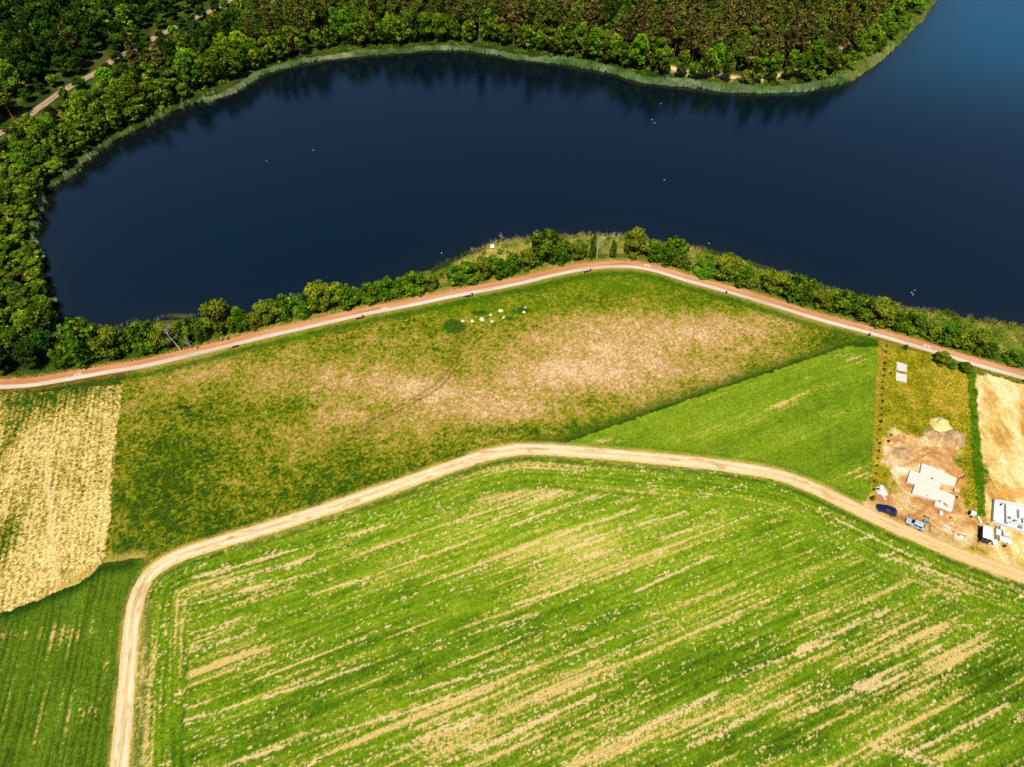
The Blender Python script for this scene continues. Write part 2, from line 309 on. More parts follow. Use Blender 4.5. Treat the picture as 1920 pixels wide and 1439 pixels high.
# left crop: rows parallel to the lane
r4 = math.radians(101.5); u4 = X*math.cos(r4)+Y*math.sin(r4); v4 = -X*math.sin(r4)+Y*math.cos(r4)
b4 = np.full(X.shape, .21)
for b in [(100,1190,110,14,.3),(170,1330,40,20,.3),(40,1260,50,60,.12),(200,1120,60,26,-.3),(60,1150,90,14,-.25),(200,1250,20,90,.1)]: b4 += b[4]*blob(*b[:4])
G4 = [(0, C(58, 84, 8)), (.4, C(98, 126, 20)), (.7, C(100, 138, 30)), (1, C(148, 168, 60))]
c4, s4 = crop(u4, v4, b4, 83, G4, np.full(X.shape, .42), .06)
rw = np.exp(-(((v4/1.35) % 1-.5)*1.35/.2)**2)*sst(.35, .6, vn(u4/9, np.floor(v4/1.9)*3, 87)); c4 = mix(c4, K1(C(24, 50, 6), X), rw*.6)
e4 = dline(X, Y, wl([(10,1151),(50,1139),(100,1119),(150,1097),(192,1066),(246,1060)]), 8)
c4 = mix(c4, K1(C(28, 66, 6), X), np.exp(-(e4/1.6)**2)*.85)
m = cls == 4; col[m] = c4[m]; hgt[m] = ((.08+.22*fine)*(1-.8*s4)*(1-.8*rw))[m]; veg[m] = (1-.9*s4)[m]
# plots
m = cls == 6
sand = np.clip(1.5*blob(1735,880,66,60)+1.2*blob(1700,960,90,40)+1.2*blob(1790,1000,60,30)+.8*blob(1690,850,26,40)+.6*blob(1770,830,30,26)+.9*blob(1640,955,30,20), 0, 1.3)
sand = sst(.42, .72, sand+(mid-.5)*.7)
gA = ramp(np.clip(.45+(big-.5)*.8+(mid-.5)*.8+(fine-.5)*.5+.25*blob(1760,740,50,26)-.25*blob(1760,680,60,8), 0, 1), [(0, C(124, 132, 14)), (.35, C(172, 164, 30)), (.6, C(204, 182, 60)), (1, C(226, 190, 96))])
gS = ramp(np.clip(.42+(fbm(X/5, Y/3.2, 41, 4)-.5)*1.9+(mid-.5)*.7+(fine-.5)*.5, 0, 1), [(0, C(190, 134, 82)), (.3, C(212, 164, 108)), (.55, C(228, 188, 134)), (.8, C(242, 214, 170)), (1, C(252, 238, 212))])
for a, b in (((1700,955),(1660,880)),((1700,955),(1780,1000)),((1690,870),(1740,845)),((1740,845),(1800,880)),((1660,880),(1690,820)),((1720,940),(1790,985))):
    q = dline(X, Y, wl([a, b]), 5); gS = mix(gS, K1(C(176, 118, 66), X), np.exp(-((q-.8)/.28)**2)*.6*sst(.3, .6, mid))
gS = mix(gS, K1(C(222, 160, 76), X), np.clip(1.2*blob(1812,930,14,50), 0, 1)*.8)
cA6 = mix(gA, gS, sand)
tanA = dline(X, Y, wl([(1655,650),(1640,780),(1626,925)]), 8)
cA6 = mix(cA6, K1(C(192, 162, 62), X), np.exp(-((tanA)/1.3)**2)*.8)
col[m] = cA6[m]; hgt[m] = (.05+.08*fine+.12*(fbm(X/2, Y/2, 44, 3)-.4)*sand)[m]; veg[m] = (.8*(1-sand))[m]
m = cls == 7
sb = np.clip(1.5*blob(1905,800,75,90)+1.5*blob(1900,980,80,60)+1.2*blob(1870,1040,70,24)+1.4*blob(2000,900,120,160), 0, 1.3)
gstrip = dline(X, Y, wl([(1818,704),(1828,850),(1836,960)]), 10)
sbm = sst(.35, .6, sb+(mid-.5)*.5)*sst(1.1, 1.8, gstrip+(mid-.5)*1.6)
gSB = ramp(np.clip(.6+(fbm(X/3, Y/8, 61, 4)-.5)*2.1+(fine-.5)*.5, 0, 1), [(0, C(178, 126, 60)), (.35, C(212, 168, 92)), (.6, C(232, 196, 122)), (1, C(250, 230, 180))])
gSB = mix(gSB, K1(C(222, 164, 86), X), np.clip(1.2*blob(1895,925,36,9), 0, 1)*.85)
gG = ramp(np.clip(mid*.8+fine*.3, 0, 1), [(0, C(56, 96, 6)), (.5, C(96, 140, 14)), (1, C(142, 172, 40))])
col[m] = mix(gG, gSB, sbm)[m]; hgt[m] = (.05+.35*fine*(1-sbm)+.15*(fbm(X/2, Y/2, 45, 3)-.4))[m]; veg[m] = (1.0*(1-sbm))[m]
# verges of the lane and of the cycle path
dV = dline(X, Y, wl([(120,1096),(160,1078),(200,1059),(262,1046)]), 8)
col = mix(col, K1(C(206, 178, 96), X), np.exp(-(dV/1.6)**2)*.9*(cls != 4)*sst(.15, .4, mid+.1))
vr = np.exp(-(np.clip(dR-1.9, 0, 9)/.55)**2)*(dR < 8)
col = mix(col, K1(C(206, 176, 96), X), vr*np.clip(.35+(mid-.4)*1.5, 0, 1))
vg = np.exp(-((dR-3.1)/.7)**2)*np.where(np.isin(cls, (2,)), 1, .35)
col = mix(col, K1(C(52, 84, 10), X), vg*.75*sst(.25, .6, mid+.05))
pn = (cls == 0)
col = mix(col, K1(C(176, 148, 52), X), np.exp(-((dP-2.5)/.7)**2)*.8*pn)
col = mix(col, K1(C(66, 112, 18), X), np.exp(-((dP-4.6)/1.3)**2)*.75*pn)
col = mix(col, K1(C(176, 160, 74), X), np.exp(-((dP-2.2)/.6)**2)*.7*(~pn))
col = mix(col, K1(C(60, 104, 4), X), np.exp(-((dP-4.2)/1.3)**2)*.8*(cls == 1))
flat = np.minimum(sst(1.6, 3.0, dP), sst(1.5, 2.6, dR))
hgt = hgt*flat; veg = veg*np.minimum(dP > 2.0, dR > 1.9)
veg[lake] = 0
z = hgt.copy()
z += np.where(cls == 0, .35*(big-.5)*flat*sst(1, 6, dS), 0)
z = np.where(lake, -.45-np.clip(dS, 0, 8)*.2, z*sst(0, 2, dS)-.3*sst(2.0, 0, dS))
VX = np.stack([X, Y, z], -1).reshape(-1, 3)
idx = np.arange(nx*ny).reshape(ny, nx)
Q = np.stack([idx[:-1, :-1], idx[:-1, 1:], idx[1:, 1:], idx[1:, :-1]], -1)
fc = cls[:-1, :-1]
cf = col.reshape(-1, 3)
NAMES = {0: 'ground', 1: 'meadow', 2: 'crop_field', 3: 'crop_field', 4: 'crop_field', 5: 'stubble_field', 6: 'building_ground', 7: 'building_ground'}
for k, nm in NAMES.items():
    q = Q[fc == k]
    used, inv = np.unique(q.ravel(), return_inverse=True)
    o = mesh_np(nm, VX[used], inv.reshape(-1, 4), cf[used], [M_GROUND], smoothed=True); tag(o, kind='structure')
# ------------------------------------------------------------------ ground, far sheets
def sheet(name, x0, x1, y0, y1, st):
    ax = np.linspace(x0, x1, max(2, int(round((x1-x0)/st))+1)); ay = np.linspace(y0, y1, max(2, int(round((y1-y0)/st))+1))
    GX, GY = np.meshgrid(ax, ay); d = dline(GX, GY, SHORE, 20); lk = inpoly(GX, GY, LAKE)
    n1 = fbm(GX/6, GY/6, 9, 4); n2 = fbm(GX/30, GY/30, 15, 3)
    c = ramp(n1, [(0, C(26, 36, 10)), (.45, C(52, 70, 20)), (.7, C(88, 92, 40)), (1, C(150, 120, 70))])
    df = dline(GX, GY, FPATH, 12)
    c = mix(c, K1(C(222, 186, 130), GX), np.clip(np.exp(-(df/2.6)**2)*1.3, 0, 1))
    dr = dline(GX, GY, RAIL, 20); c = mix(c, K1(C(92, 132, 30), GX), np.exp(-(dr/6)**2)*.9)
    far_field = (GY < 15) | (np.abs(GX) > 176) & (GY < 120)
    c = mix(c, K1(C(84, 130, 24), GX), far_field*.8)
    zz = np.where(lk, -.45-np.clip(d, 0, 8)*.2, (.25*(n1-.5)+.0)*sst(1, 4, d)-.3*sst(2.0, 0, d)-.0)
    V = np.stack([GX, GY, zz], -1).reshape(-1, 3); n = len(ax); k = np.arange(len(ax)*len(ay)).reshape(len(ay), n)
    q = np.stack([k[:-1, :-1], k[:-1, 1:], k[1:, 1:], k[1:, :-1]], -1).reshape(-1, 4)
    tag(mesh_np(name, V, q, c.reshape(-1, 3), [M_GROUND], smoothed=True), kind='structure')
sheet('ground', -330, 330, Y1-ST, 440, 1.1)
sheet('ground', -420, XL, -120, Y1, 2.5); sheet('ground', XR, 420, -120, Y1, 2.5)
sheet('ground', XL, XR, -120, Y0, 4)
sheet('ground', -420, -330, Y1, 440, 6); sheet('ground', 330, 420, Y1, 440, 6)
sheet('ground', -2500, 2500, 440, 3000, 60); sheet('ground', -2500, -420, -1500, 440, 60); sheet('ground', 420, 2500, -1500, 440, 60); sheet('ground', -420, 420, -1500, -120, 30)
# ------------------------------------------------------------------ water
def water():
    ax = np.arange(-200, 660, 2.0); ay = np.arange(100, 580, 2.0); GX, GY = np.meshgrid(ax, ay)
    lk = inpoly(GX, GY, LAKE); d = dline(GX, GY, SHORE, 30); d = np.where(lk, d, 0)
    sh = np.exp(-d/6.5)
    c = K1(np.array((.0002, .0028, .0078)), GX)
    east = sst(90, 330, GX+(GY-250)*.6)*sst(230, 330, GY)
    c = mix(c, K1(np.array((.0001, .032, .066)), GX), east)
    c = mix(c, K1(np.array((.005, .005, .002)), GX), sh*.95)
    n = len(ax); k = np.arange(len(ax)*len(ay)).reshape(len(ay), n)
    keep = (lk | (d < 6))[:-1, :-1]
    q = np.stack([k[:-1, :-1], k[:-1, 1:], k[1:, 1:], k[1:, :-1]], -1)
    near = dline(GX, GY, LAKE+[LAKE[0]], 8)[:-1, :-1] < 6
    q = q[keep & (lk[:-1, :-1] | near)]
    V = np.stack([GX, GY, np.full(GX.shape, -.32)], -1).reshape(-1, 3)
    m = mat('lake_water', attr=True, rough=.05); n_ = m.node_tree.nodes; l = m.node_tree.links; b = n_['Principled BSDF']
    b.inputs['IOR'].default_value = 1.66; b.inputs['Specular Tint'].default_value = (.46, .86, 1, 1); b.inputs['Specular IOR Level'].default_value = .5
    tc = n_.new('ShaderNodeTexCoord'); t = n_.new('ShaderNodeTexNoise'); t.inputs['Scale'].default_value = 1.9; t.inputs['Detail'].default_value = 5
    t.inputs['Roughness'].default_value = .7
    mp = n_.new('ShaderNodeMapping'); mp.inputs['Scale'].default_value = (1, 1.5, 1); mp.inputs['Rotation'].default_value = (0, 0, .3)
    pt = n_.new('ShaderNodeTexNoise'); pt.inputs['Scale'].default_value = .035; pt.inputs['Detail'].default_value = 6; pt.inputs['Roughness'].default_value = .7
    l.new(tc.outputs['Object'], pt.inputs['Vector']); mr = n_.new('ShaderNodeMapRange'); mr.inputs[1].default_value = .35; mr.inputs[2].default_value = .65
    mr.inputs[3].default_value = .02; mr.inputs[4].default_value = .075; l.new(pt.outputs[0], mr.inputs[0]); l.new(mr.outputs[0], b.inputs['Roughness'])
    l.new(tc.outputs['Object'], mp.inputs[0]); l.new(mp.outputs[0], t.inputs['Vector'])
    bp = n_.new('ShaderNodeBump'); bp.inputs['Strength'].default_value = .22; bp.inputs['Distance'].default_value = .10
    l.new(t.outputs[0], bp.inputs['Height']); l.new(bp.outputs[0], b.inputs['Normal'])
    o = mesh_np('lake', V, q, c.reshape(-1, 3), [m]); tag(o, kind='structure')
water()
# ------------------------------------------------------------------ lane, cycle path, forest road, railway
def resample(P, st):
    P = np.array(P); d = np.r_[0, np.cumsum(np.hypot(*np.diff(P, axis=0).T))]; n = int(d[-1]/st)
    s = np.linspace(0, d[-1], n); return np.stack([np.interp(s, d, P[:, 0]), np.interp(s, d, P[:, 1])], -1), s
def ribbon(name, P, offs, zf, colf, mtl, st=.4, jag=0, seed=1, parent=None):
    P, s = resample(P, st); T = np.gradient(P, axis=0); T /= np.hypot(T[:, 0], T[:, 1])[:, None]; N = np.stack([-T[:, 1], T[:, 0]], -1)
    n, k = len(P), len(offs); O = np.tile(np.array(offs, float), (n, 1))
    if jag:
        O[:, 0] += (fbm(s/1.2, s*0+.5, seed, 3)-.5)*jag; O[:, -1] += (fbm(s/1.2, s*0+7.5, seed+9, 3)-.5)*jag
    XY = P[:, None, :]+N[:, None, :]*O[..., None]; S = np.repeat(s[:, None], k, 1)
    zz = np.broadcast_to(zf(S, O), S.shape)
    V = np.concatenate([XY, zz[..., None]], -1).reshape(-1, 3); c = colf(S, O, XY).reshape(-1, 3)
    i = np.arange(n*k).reshape(n, k); q = np.stack([i[:-1, :-1], i[1:, :-1], i[1:, 1:], i[:-1, 1:]], -1).reshape(-1, 4)[:, ::-1]
    return mesh_np(name, V, q, c, [mtl], parent)
def lane_col(S, O, XY):
    n = fbm(S/5, O/.35, 3, 4); t = np.clip(.5+(n-.5)*1.0+(fbm(S/1.2, O/.3, 4, 2)-.5)*.5-.35*np.exp(-((np.abs(O)-.75)/.28)**2)*0, 0, 1)
    c = ramp(t, [(0, C(220, 184, 130)), (.5, C(238, 212, 168)), (1, C(252, 238, 208))])
    tr = np.exp(-((np.abs(O+.25*(fbm(S/9, S*0, 6, 2)-.5))-.82)/.22)**2); c = mix(c, K1(C(252, 238, 210), S), tr*.55); c = mix(c, K1(C(206, 162, 102), S), np.exp(-(O/.22)**2)*sst(.4, .62, fbm(S/6, O, 12, 3))*.6); c = mix(c, K1(C(196, 148, 92), S), sst(.62, .74, fbm(S/3, O/.8, 22, 3))*.6)
    ed = sst(1.1, 1.7, np.abs(O)+(n-.5)); c = mix(c, K1(C(222, 178, 108), S), ed*.6)
    site = np.exp(-((XY[..., 0]-at(1800, 1035)[0])/30)**2); return mix(c, K1(C(230, 186, 122), S), site*.6)
oo = np.linspace(-1.75, 1.75, 17)
ribbon('dirt_road', ROAD, oo, lambda S, O: .10+.03*np.exp(-(O/.4)**2)-.06*(np.abs(O) > 1.6), lane_col, M_ROAD, .35, .5)['kind'] = 'structure'
def red_col(S, O, XY):
    t = np.clip(.5+(fbm(S/9, O/.8, 8, 5)-.5)*1.8, 0, 1)
    return ramp(t, [(0, C(194, 130, 92)), (.5, C(210, 148, 110)), (1, C(224, 168, 130))])
def wht_col(S, O, XY):
    t = np.clip(.5+(fbm(S/9, O/.8, 18, 5)-.5)*1.8, 0, 1)
    return ramp(t, [(0, C(204, 184, 156)), (.5, C(224, 206, 182)), (1, C(240, 226, 208))])
M_RED = mat('red_paving', attr=True, noise=.05, nscale=5); M_WHT = mat('pale_paving', attr=True, noise=.05, nscale=5)
red = ribbon('cycle_path', PATH, np.linspace(0.06, 2.15, 6), lambda S, O: .11+0*S, red_col, M_RED, .5, .22); red['kind'] = 'structure'
wht = ribbon('footpath', PATH, np.linspace(-1.42, -.06, 5), lambda S, O: .11+0*S, wht_col, M_WHT, .5, .10); wht['kind'] = 'structure'
M_KERB = mat('kerb', attr=True, noise=.1)
def kerb_col(S, O, XY): return K1(C(206, 176, 146), S)
ribbon('path_kerb', PATH, [-.055, -.05, .05, .055], lambda S, O: np.where(np.abs(O) > .052, .05, .125), kerb_col, M_KERB, .5)['kind'] = 'structure'
ribbon('path_kerb', PATH, [2.2, 2.205, 2.30, 2.305], lambda S, O: np.where((O < 2.202) | (O > 2.302), .02, .135), kerb_col, M_KERB, .5)['kind'] = 'structure'
ribbon('path_kerb', PATH, [-1.575, -1.57, -1.47, -1.465], lambda S, O: np.where((O < -1.572) | (O > -1.468), .02, .135), kerb_col, M_KERB, .5)['kind'] = 'structure'
ribbon('forest_road', FROAD, np.linspace(-2.0, 2.0, 9), lambda S, O: .3+0*S, lambda S, O, XY: ramp(fbm(S/4, O/1.5, 2, 3), [(0, C(150, 120, 100)), (1, C(204, 176, 150))]), M_ROAD, 1.2, .5)['kind'] = 'structure'
ribbon('forest_path', FPATH, np.linspace(-1.5, 1.5, 7), lambda S, O: .25+0*S, lambda S, O, XY: ramp(fbm(S/4, O/1.5, 2, 3), [(0, C(224, 190, 140)), (1, C(248, 222, 180))]), M_ROAD, 1.2, .8)['kind'] = 'structure'
def boxes(L, base=0):
    """L: (cx,cy,cz, sx,sy,sz[, rz]) -> verts, quads"""
    V = []; Fq = []
    for b in L:
        cx, cy, cz, sx, sy, sz = b[:6]; r = b[6] if len(b) > 6 else 0; c, s = math.cos(r), math.sin(r); i = len(V)
        for dz in (-.5, .5):
            for dx, dy in ((-.5, -.5), (.5, -.5), (.5, .5), (-.5, .5)):
                x, y = dx*sx, dy*sy; V.append((cx+x*c-y*s, cy+x*s+y*c, cz+dz*sz))
        Fq += [(i, i+3, i+2, i+1), (i+4, i+5, i+6, i+7), (i, i+1, i+5, i+4), (i+1, i+2, i+6, i+5), (i+2, i+3, i+7, i+6), (i+3, i, i+4, i+7)]
    return V, Fq
def bx(name, L, m, parent=None, bevel=0):
    V, q = boxes(L); o = mesh_np(name, V, q, None, [m], parent)
    if bevel:
        md = o.modifiers.new('bevel', 'BEVEL'); md.width = bevel; md.segments = 2
    return o
def rail_col(S, O, XY): return ramp(fbm(S/2, O, 5, 3), [(0, C(120, 78, 60)), (1, C(176, 126, 98))])
trk = ribbon('railway_bed', RAIL, np.linspace(-2.4, 2.4, 9), lambda S, O: .38-.1*np.abs(O)*.6, rail_col, M_ROAD, 1.2, .5); trk['kind'] = 'structure'
RP, RS = resample(RAIL, .75); RT = np.gradient(RP, axis=0); ra = np.arctan2(RT[:, 1], RT[:, 0])
bx('railway_sleepers', [(p[0], p[1], .46, .26, 2.5, .14, a) for p, a in zip(RP, ra)], paint('sleeper_wood', (96, 62, 48)), trk)
ribbon('rails', RAIL, [-.79, -.785, -.715, -.71], lambda S, O: np.where((O < -.787) | (O > -.713), .5, .64), lambda S, O, XY: K1(C(150, 120, 104), S), M_ROAD, 1.0, parent=trk)
ribbon('rails', RAIL, [.71, .715, .785, .79], lambda S, O: np.where((O < .713) | (O > .787), .5, .64), lambda S, O, XY: K1(C(150, 120, 104), S), M_ROAD, 1.0, parent=trk)
# bicycle symbols painted on the red lane
PW = paint('road_paint', (250, 246, 238))
def symbol(px, py):
    x, y = at(px, py); P = np.array(PATH); i = np.argmin(np.hypot(P[:, 0]-x, P[:, 1]-y)); tdir = P[min(i+1, len(P)-1)]-P[i-1]; a = math.atan2(tdir[1], tdir[0])
    V = []; Q4 = []
    def seg(x0, y0, x1, y1, w):
        L = math.hypot(x1-x0, y1-y0); nx_, ny_ = -(y1-y0)/L*w/2, (x1-x0)/L*w/2; i = len(V)
        V.extend([(x0+nx_, y0+ny_, 0), (x0-nx_, y0-ny_, 0), (x1-nx_, y1-ny_, 0), (x1+nx_, y1+ny_, 0)]); Q4.append((i, i+1, i+2, i+3))
    for cx in (-.62, .62):
        i0 = len(V); n = 16
        for k in range(n):
            an = k/n*2*math.pi
            for r in (.26, .42): V.append((cx+r*math.cos(an), r*math.sin(an), 0))
        for k in range(n):
            j = (k+1) % n; Q4.append((i0+2*k, i0+2*k+1, i0+2*j+1, i0+2*j))
    for s_ in ((-.62, 0, -.3, .5, .1), (-.3, .5, .4, .5, .1), (.4, .52, .62, 0, .1), (-.05, .0, .4, .5, .1), (-.62, 0, -.05, 0, .1), (-.05, 0, -.3, .55, .1), (-.42, .62, -.16, .62, .1), (.28, .68, .5, .6, .1)): seg(*s_)
    o = mesh_np('bicycle_symbol', np.array(V)+(0, -.12, 0), Q4, None, [PW], red); o.location = (x, y, .118); o.rotation_euler = (0, 0, a)
for p in [(146.5, 702.5), (720, 579), (1214, 498.5), (1738, 649.5)]: symbol(*p)
# ------------------------------------------------------------------ grass and crop plants (uncountable)
def tufts(name, mask, n, h0, h1, w, label, jit=.25, bright=1.0, lean=.35):
    ii = np.flatnonzero(mask.ravel()); wgt = veg.ravel()[ii]; wgt = wgt/wgt.sum()
    n = min(n, len(ii)); pick = rng.choice(ii, n, p=wgt)
    x = X.ravel()[pick]+rng.uniform(-.5, .5, n)*ST; y = Y.ravel()[pick]+rng.uniform(-.5, .5, n)*ST; zz = z.ravel()[pick]-.03
    c = cf[pick]*(1+rng.normal(0, jit, (n, 1)))*bright; c = np.clip(c, .002, .85)
    V = np.zeros((n, 6, 3)); hh = rng.uniform(h0, h1, n)
    for k in range(2):
        a = rng.uniform(0, 2*math.pi, n); ww = w*rng.uniform(.7, 1.3, n); lx = rng.normal(0, lean, n)*hh; ly = rng.normal(0, lean, n)*hh
        V[:, 3*k] = np.stack([x-np.cos(a)*ww/2, y-np.sin(a)*ww/2, zz], -1); V[:, 3*k+1] = np.stack([x+np.cos(a)*ww/2, y+np.sin(a)*ww/2, zz], -1)
        V[:, 3*k+2] = np.stack([x+lx+ww*.3*np.sin(a), y+ly-ww*.3*np.cos(a), zz+hh], -1)
    o = mesh_np(name, V.reshape(-1, 3), np.arange(n*6).reshape(-1, 3), np.repeat(c, 6, 0), [M_TUFT])
    return tag(o, label, 'plants', kind='stuff')
# only where the camera's side of the lake could be seen
vis = (np.abs(X) < 70+Y*.78+12)
tufts('crop_plants', (cls == 2) & vis, 210000, .08, .2, .15, 'streaky young green crop covering the big field inside the lane', bright=1.12)
tufts('crop_plants', (cls == 3) & vis, 60000, .08, .2, .15, 'bright green crop in the triangular field by the building plot', bright=1.25)
tufts('crop_plants', (cls == 4) & vis, 45000, .1, .24, .16, 'dark green crop in rows left of the dirt lane', bright=1.25)
tufts('stubble', (cls == 5) & vis, 40000, .10, .30, .20, 'pale golden stubble in the strip at the left edge', bright=1.15)
tufts('meadow_grass', (cls == 1) & vis, 120000, .08, .26, .20, 'patchy dry grass of the meadow below the cycle path', bright=1.15)
tufts('plot_grass', (cls >= 6) & vis, 30000, .1, .4, .22, 'olive grass on the two building plots', bright=1.15)
tufts('bank_grass', (cls == 0) & vis & (dP < 9) & (~lake) & (Y < 190), 50000, .1, .5, .24, 'low green and straw grass beside the cycle path', bright=1.3)
def reeds(name, P, offr, n, h0, h1, w, stops, label, x_lim=None, clump=.6, zb=-.4, keep=None):
    P, s = resample(P, .5); T = np.gradient(P, axis=0); T /= np.hypot(T[:, 0], T[:, 1])[:, None]; N = np.stack([-T[:, 1], T[:, 0]], -1)
    i = rng.integers(0, len(P), n); o = rng.uniform(*offr, n)
    o = o+(fbm(s[i]/5, s[i]*0+3, 5, 3)-.5)*2.2; o = o*np.where(o > 0, .45+1.1*fbm(s[i]/11, s[i]*0+9, 6, 3), 1)
    x = P[i, 0]+N[i, 0]*o+rng.normal(0, .2, n); y = P[i, 1]+N[i, 1]*o+rng.normal(0, .2, n)
    k = vn(x/1.4, y/1.4, 66) < clump
    if keep is not None: k &= keep(x, y)
    x, y, o, i = x[k], y[k], o[k], i[k]; n = len(x)
    t = np.clip((vn(x/4, y/4, 31)*.6+vn(x/13, y/13, 37)*.7-.25)+rng.uniform(-.2, .35, n), 0, 1); c = ramp(t, stops)*(1+rng.normal(0, .2, (n, 1)))
    hh = rng.uniform(h0, h1, n)*(.6+.6*vn(x/3, y/3, 12)); hh = hh*np.where((y > 280) & (x < 20), .72, 1); c = c*(.8+.5*vn(x/2.2, y/2.2, 91))[:, None]; a = rng.uniform(0, math.pi, n); lx = rng.normal(0, .13, n)*hh; ly = rng.normal(0, .13, n)*hh
    b = np.where(inpoly(x, y, LAKE), -.45, .0); V = np.zeros((n, 3, 3))
    V[:, 0] = np.stack([x-np.cos(a)*w/2, y-np.sin(a)*w/2, b], -1); V[:, 1] = np.stack([x+np.cos(a)*w/2, y+np.sin(a)*w/2, b], -1); V[:, 2] = np.stack([x+lx, y+ly, b+hh], -1)
    ob = mesh_np(name, V.reshape(-1, 3), np.arange(n*3).reshape(-1, 3), np.repeat(np.clip(c, .002, .85), 3, 0), [M_REED]); tag(ob, label, 'reeds', kind='stuff')
RS_FAR = [(0, C(104, 146, 76)), (.35, C(144, 182, 112)), (.65, C(196, 216, 160)), (1, C(252, 238, 186))]
RS_E = [(0, C(126, 160, 70)), (.5, C(172, 192, 100)), (1, C(222, 222, 140))]
F1 = [p for p in SF if p[0] > at(440, 168)[0] and p[0] <= at(1030, 114)[0]]; F1b = [p for p in SF if p[0] >= at(1020, 114)[0] and p[0] < at(1600, 145)[0]]
F2 = [p for p in SF if p[0] >= at(1590, 149)[0]]
reeds('reeds', F1, (-.5, 1.8), 20000, 1.1, 2.0, .34, RS_FAR, 'narrow pale reed belt along the left half of the far bank', clump=.8)
reeds('reeds', F1b, (-.8, 3.0), 22000, 1.1, 2.1, .34, RS_FAR, 'broader pale grey-green reed belt along the right half of the far bank', clump=.8)
reeds('reeds', F2, (-1, 10), 40000, 1.3, 2.3, .36, RS_E, 'yellow-green reed belt widening at the right end of the far bank', clump=.9)
F0 = [p for p in SF if p[0] <= at(440, 168)[0]]
reeds('reeds', F0, (-1.2, 1.4), 7000, 1.0, 2.0, .26, RS_FAR, 'thin broken reeds under the trees of the left bank', clump=.36)
RS_N = [(0, C(96, 138, 30)), (.35, C(160, 176, 56)), (.6, C(222, 206, 106)), (1, C(255, 232, 156))]
NN = [p for p in SN if p[0] > at(700, 540)[0]]
reeds('reeds', NN, (-10, 1.0), 30000, .5, 1.5, .26, RS_N, 'tall green and straw-coloured reeds on the near bank', clump=.8, keep=lambda x, y: dline(x, y, PATH) > 5)
reeds('reeds', SN, (-.6, 1.4), 14000, .9, 1.9, .22, [(0, C(84, 104, 60)), (.6, C(140, 150, 110)), (1, C(196, 196, 168))], 'sparse pale reeds standing in the water of the near bank', clump=.45)
reeds('reeds', smooth(wl([(385,190),(420,178),(444,172)]), 4), (-1, 1.5), 900, 1.2, 2, .3, RS_FAR, 'small pale reed patch standing in the lake off the left bank', clump=.9)
# ------------------------------------------------------------------ trees
def tube(P, R, sides=6):
    V = []; Fq = []; n = len(P)
    for i, (p, r) in enumerate(zip(P, R)):
        d = Vector(P[min(i+1, n-1)])-Vector(P[max(i-1, 0)]); d.normalize(); a = d.orthogonal().normalized(); b = d.cross(a)
        for k in range(sides):
            t = k/sides*2*math.pi; q = Vector(p)+(a*math.cos(t)+b*math.sin(t))*r; V.append(tuple(q))
    for i in range(n-1):
        for k in range(sides):
            j = (k+1) % sides; Fq.append((i*sides+k, i*sides+j, (i+1)*sides+j, (i+1)*sides+k))
    return V, Fq
def join(parts):
    V = []; Q4 = []
    for v, f in parts:
        b = len(V); V += list(v); Q4 += [tuple(i+b for i in q) for q in f]
    return V, Q4
def leaf_quads(cen, nor, size, colr, seed):
    r = np.random.default_rng(seed); n = len(cen)
    N = nor+r.normal(0, .75, (n, 3)); N /= np.linalg.norm(N, axis=1)[:, None]
    A = np.cross(N, r.normal(0, 1, (n, 3))); A /= np.linalg.norm(A, axis=1)[:, None]; B = np.cross(N, A)
    s = size*r.uniform(.6, 1.35, (n, 1))
    V = np.stack([cen-A*s*.5-B*s*.35, cen+A*s*.5-B*s*.45, cen+A*s*.4+B*s*.5, cen-A*s*.45+B*s*.4], 1)
    return V.reshape(-1, 3), np.arange(n*4).reshape(-1, 4), np.repeat(colr, 4, 0)
def lobes_crown(seed, rx, h, z0, nl, nleaf, size, stops, lobe=(.28, .45), dome=True):
    """many small leaf sprays over irregular lobes; unit: metres"""
    r = np.random.default_rng(seed); L = []
    hh = h-z0
    for i in range(nl):
        a = r.uniform(0, 2*math.pi); zf = r.uniform(.05, .97); prof = math.sqrt(max(0.02, 1-((zf-.42)/.62)**2))
        rad = rx*prof*math.sqrt(r.uniform(.15, 1))*.72; s = rx*r.uniform(*lobe)
        L.append((math.cos(a)*rad, math.sin(a)*rad, z0+hh*zf*.88+s*.2, s, s*r.uniform(.75, 1.1), .5+r.normal(0, .16)))
    C_, N_, T_ = [], [], []
    per = nleaf//nl
    for (x, y, z_, s, sz, tt) in L:
        d = r.normal(0, 1, (per, 3)); d[:, 2] += .35; d /= np.linalg.norm(d, axis=1)[:, None]
        rr = r.uniform(.55, 1.28, (per, 1)); C_.append(np.array((x, y, z_))+d*rr*np.array((s, s, sz))); N_.append(d)
        T_.append(np.clip(tt+r.normal(0, .16, per), 0, 1))
    T_ = np.concatenate(T_); return leaf_quads(np.concatenate(C_), np.concatenate(N_), size, ramp(T_, stops), seed+1)
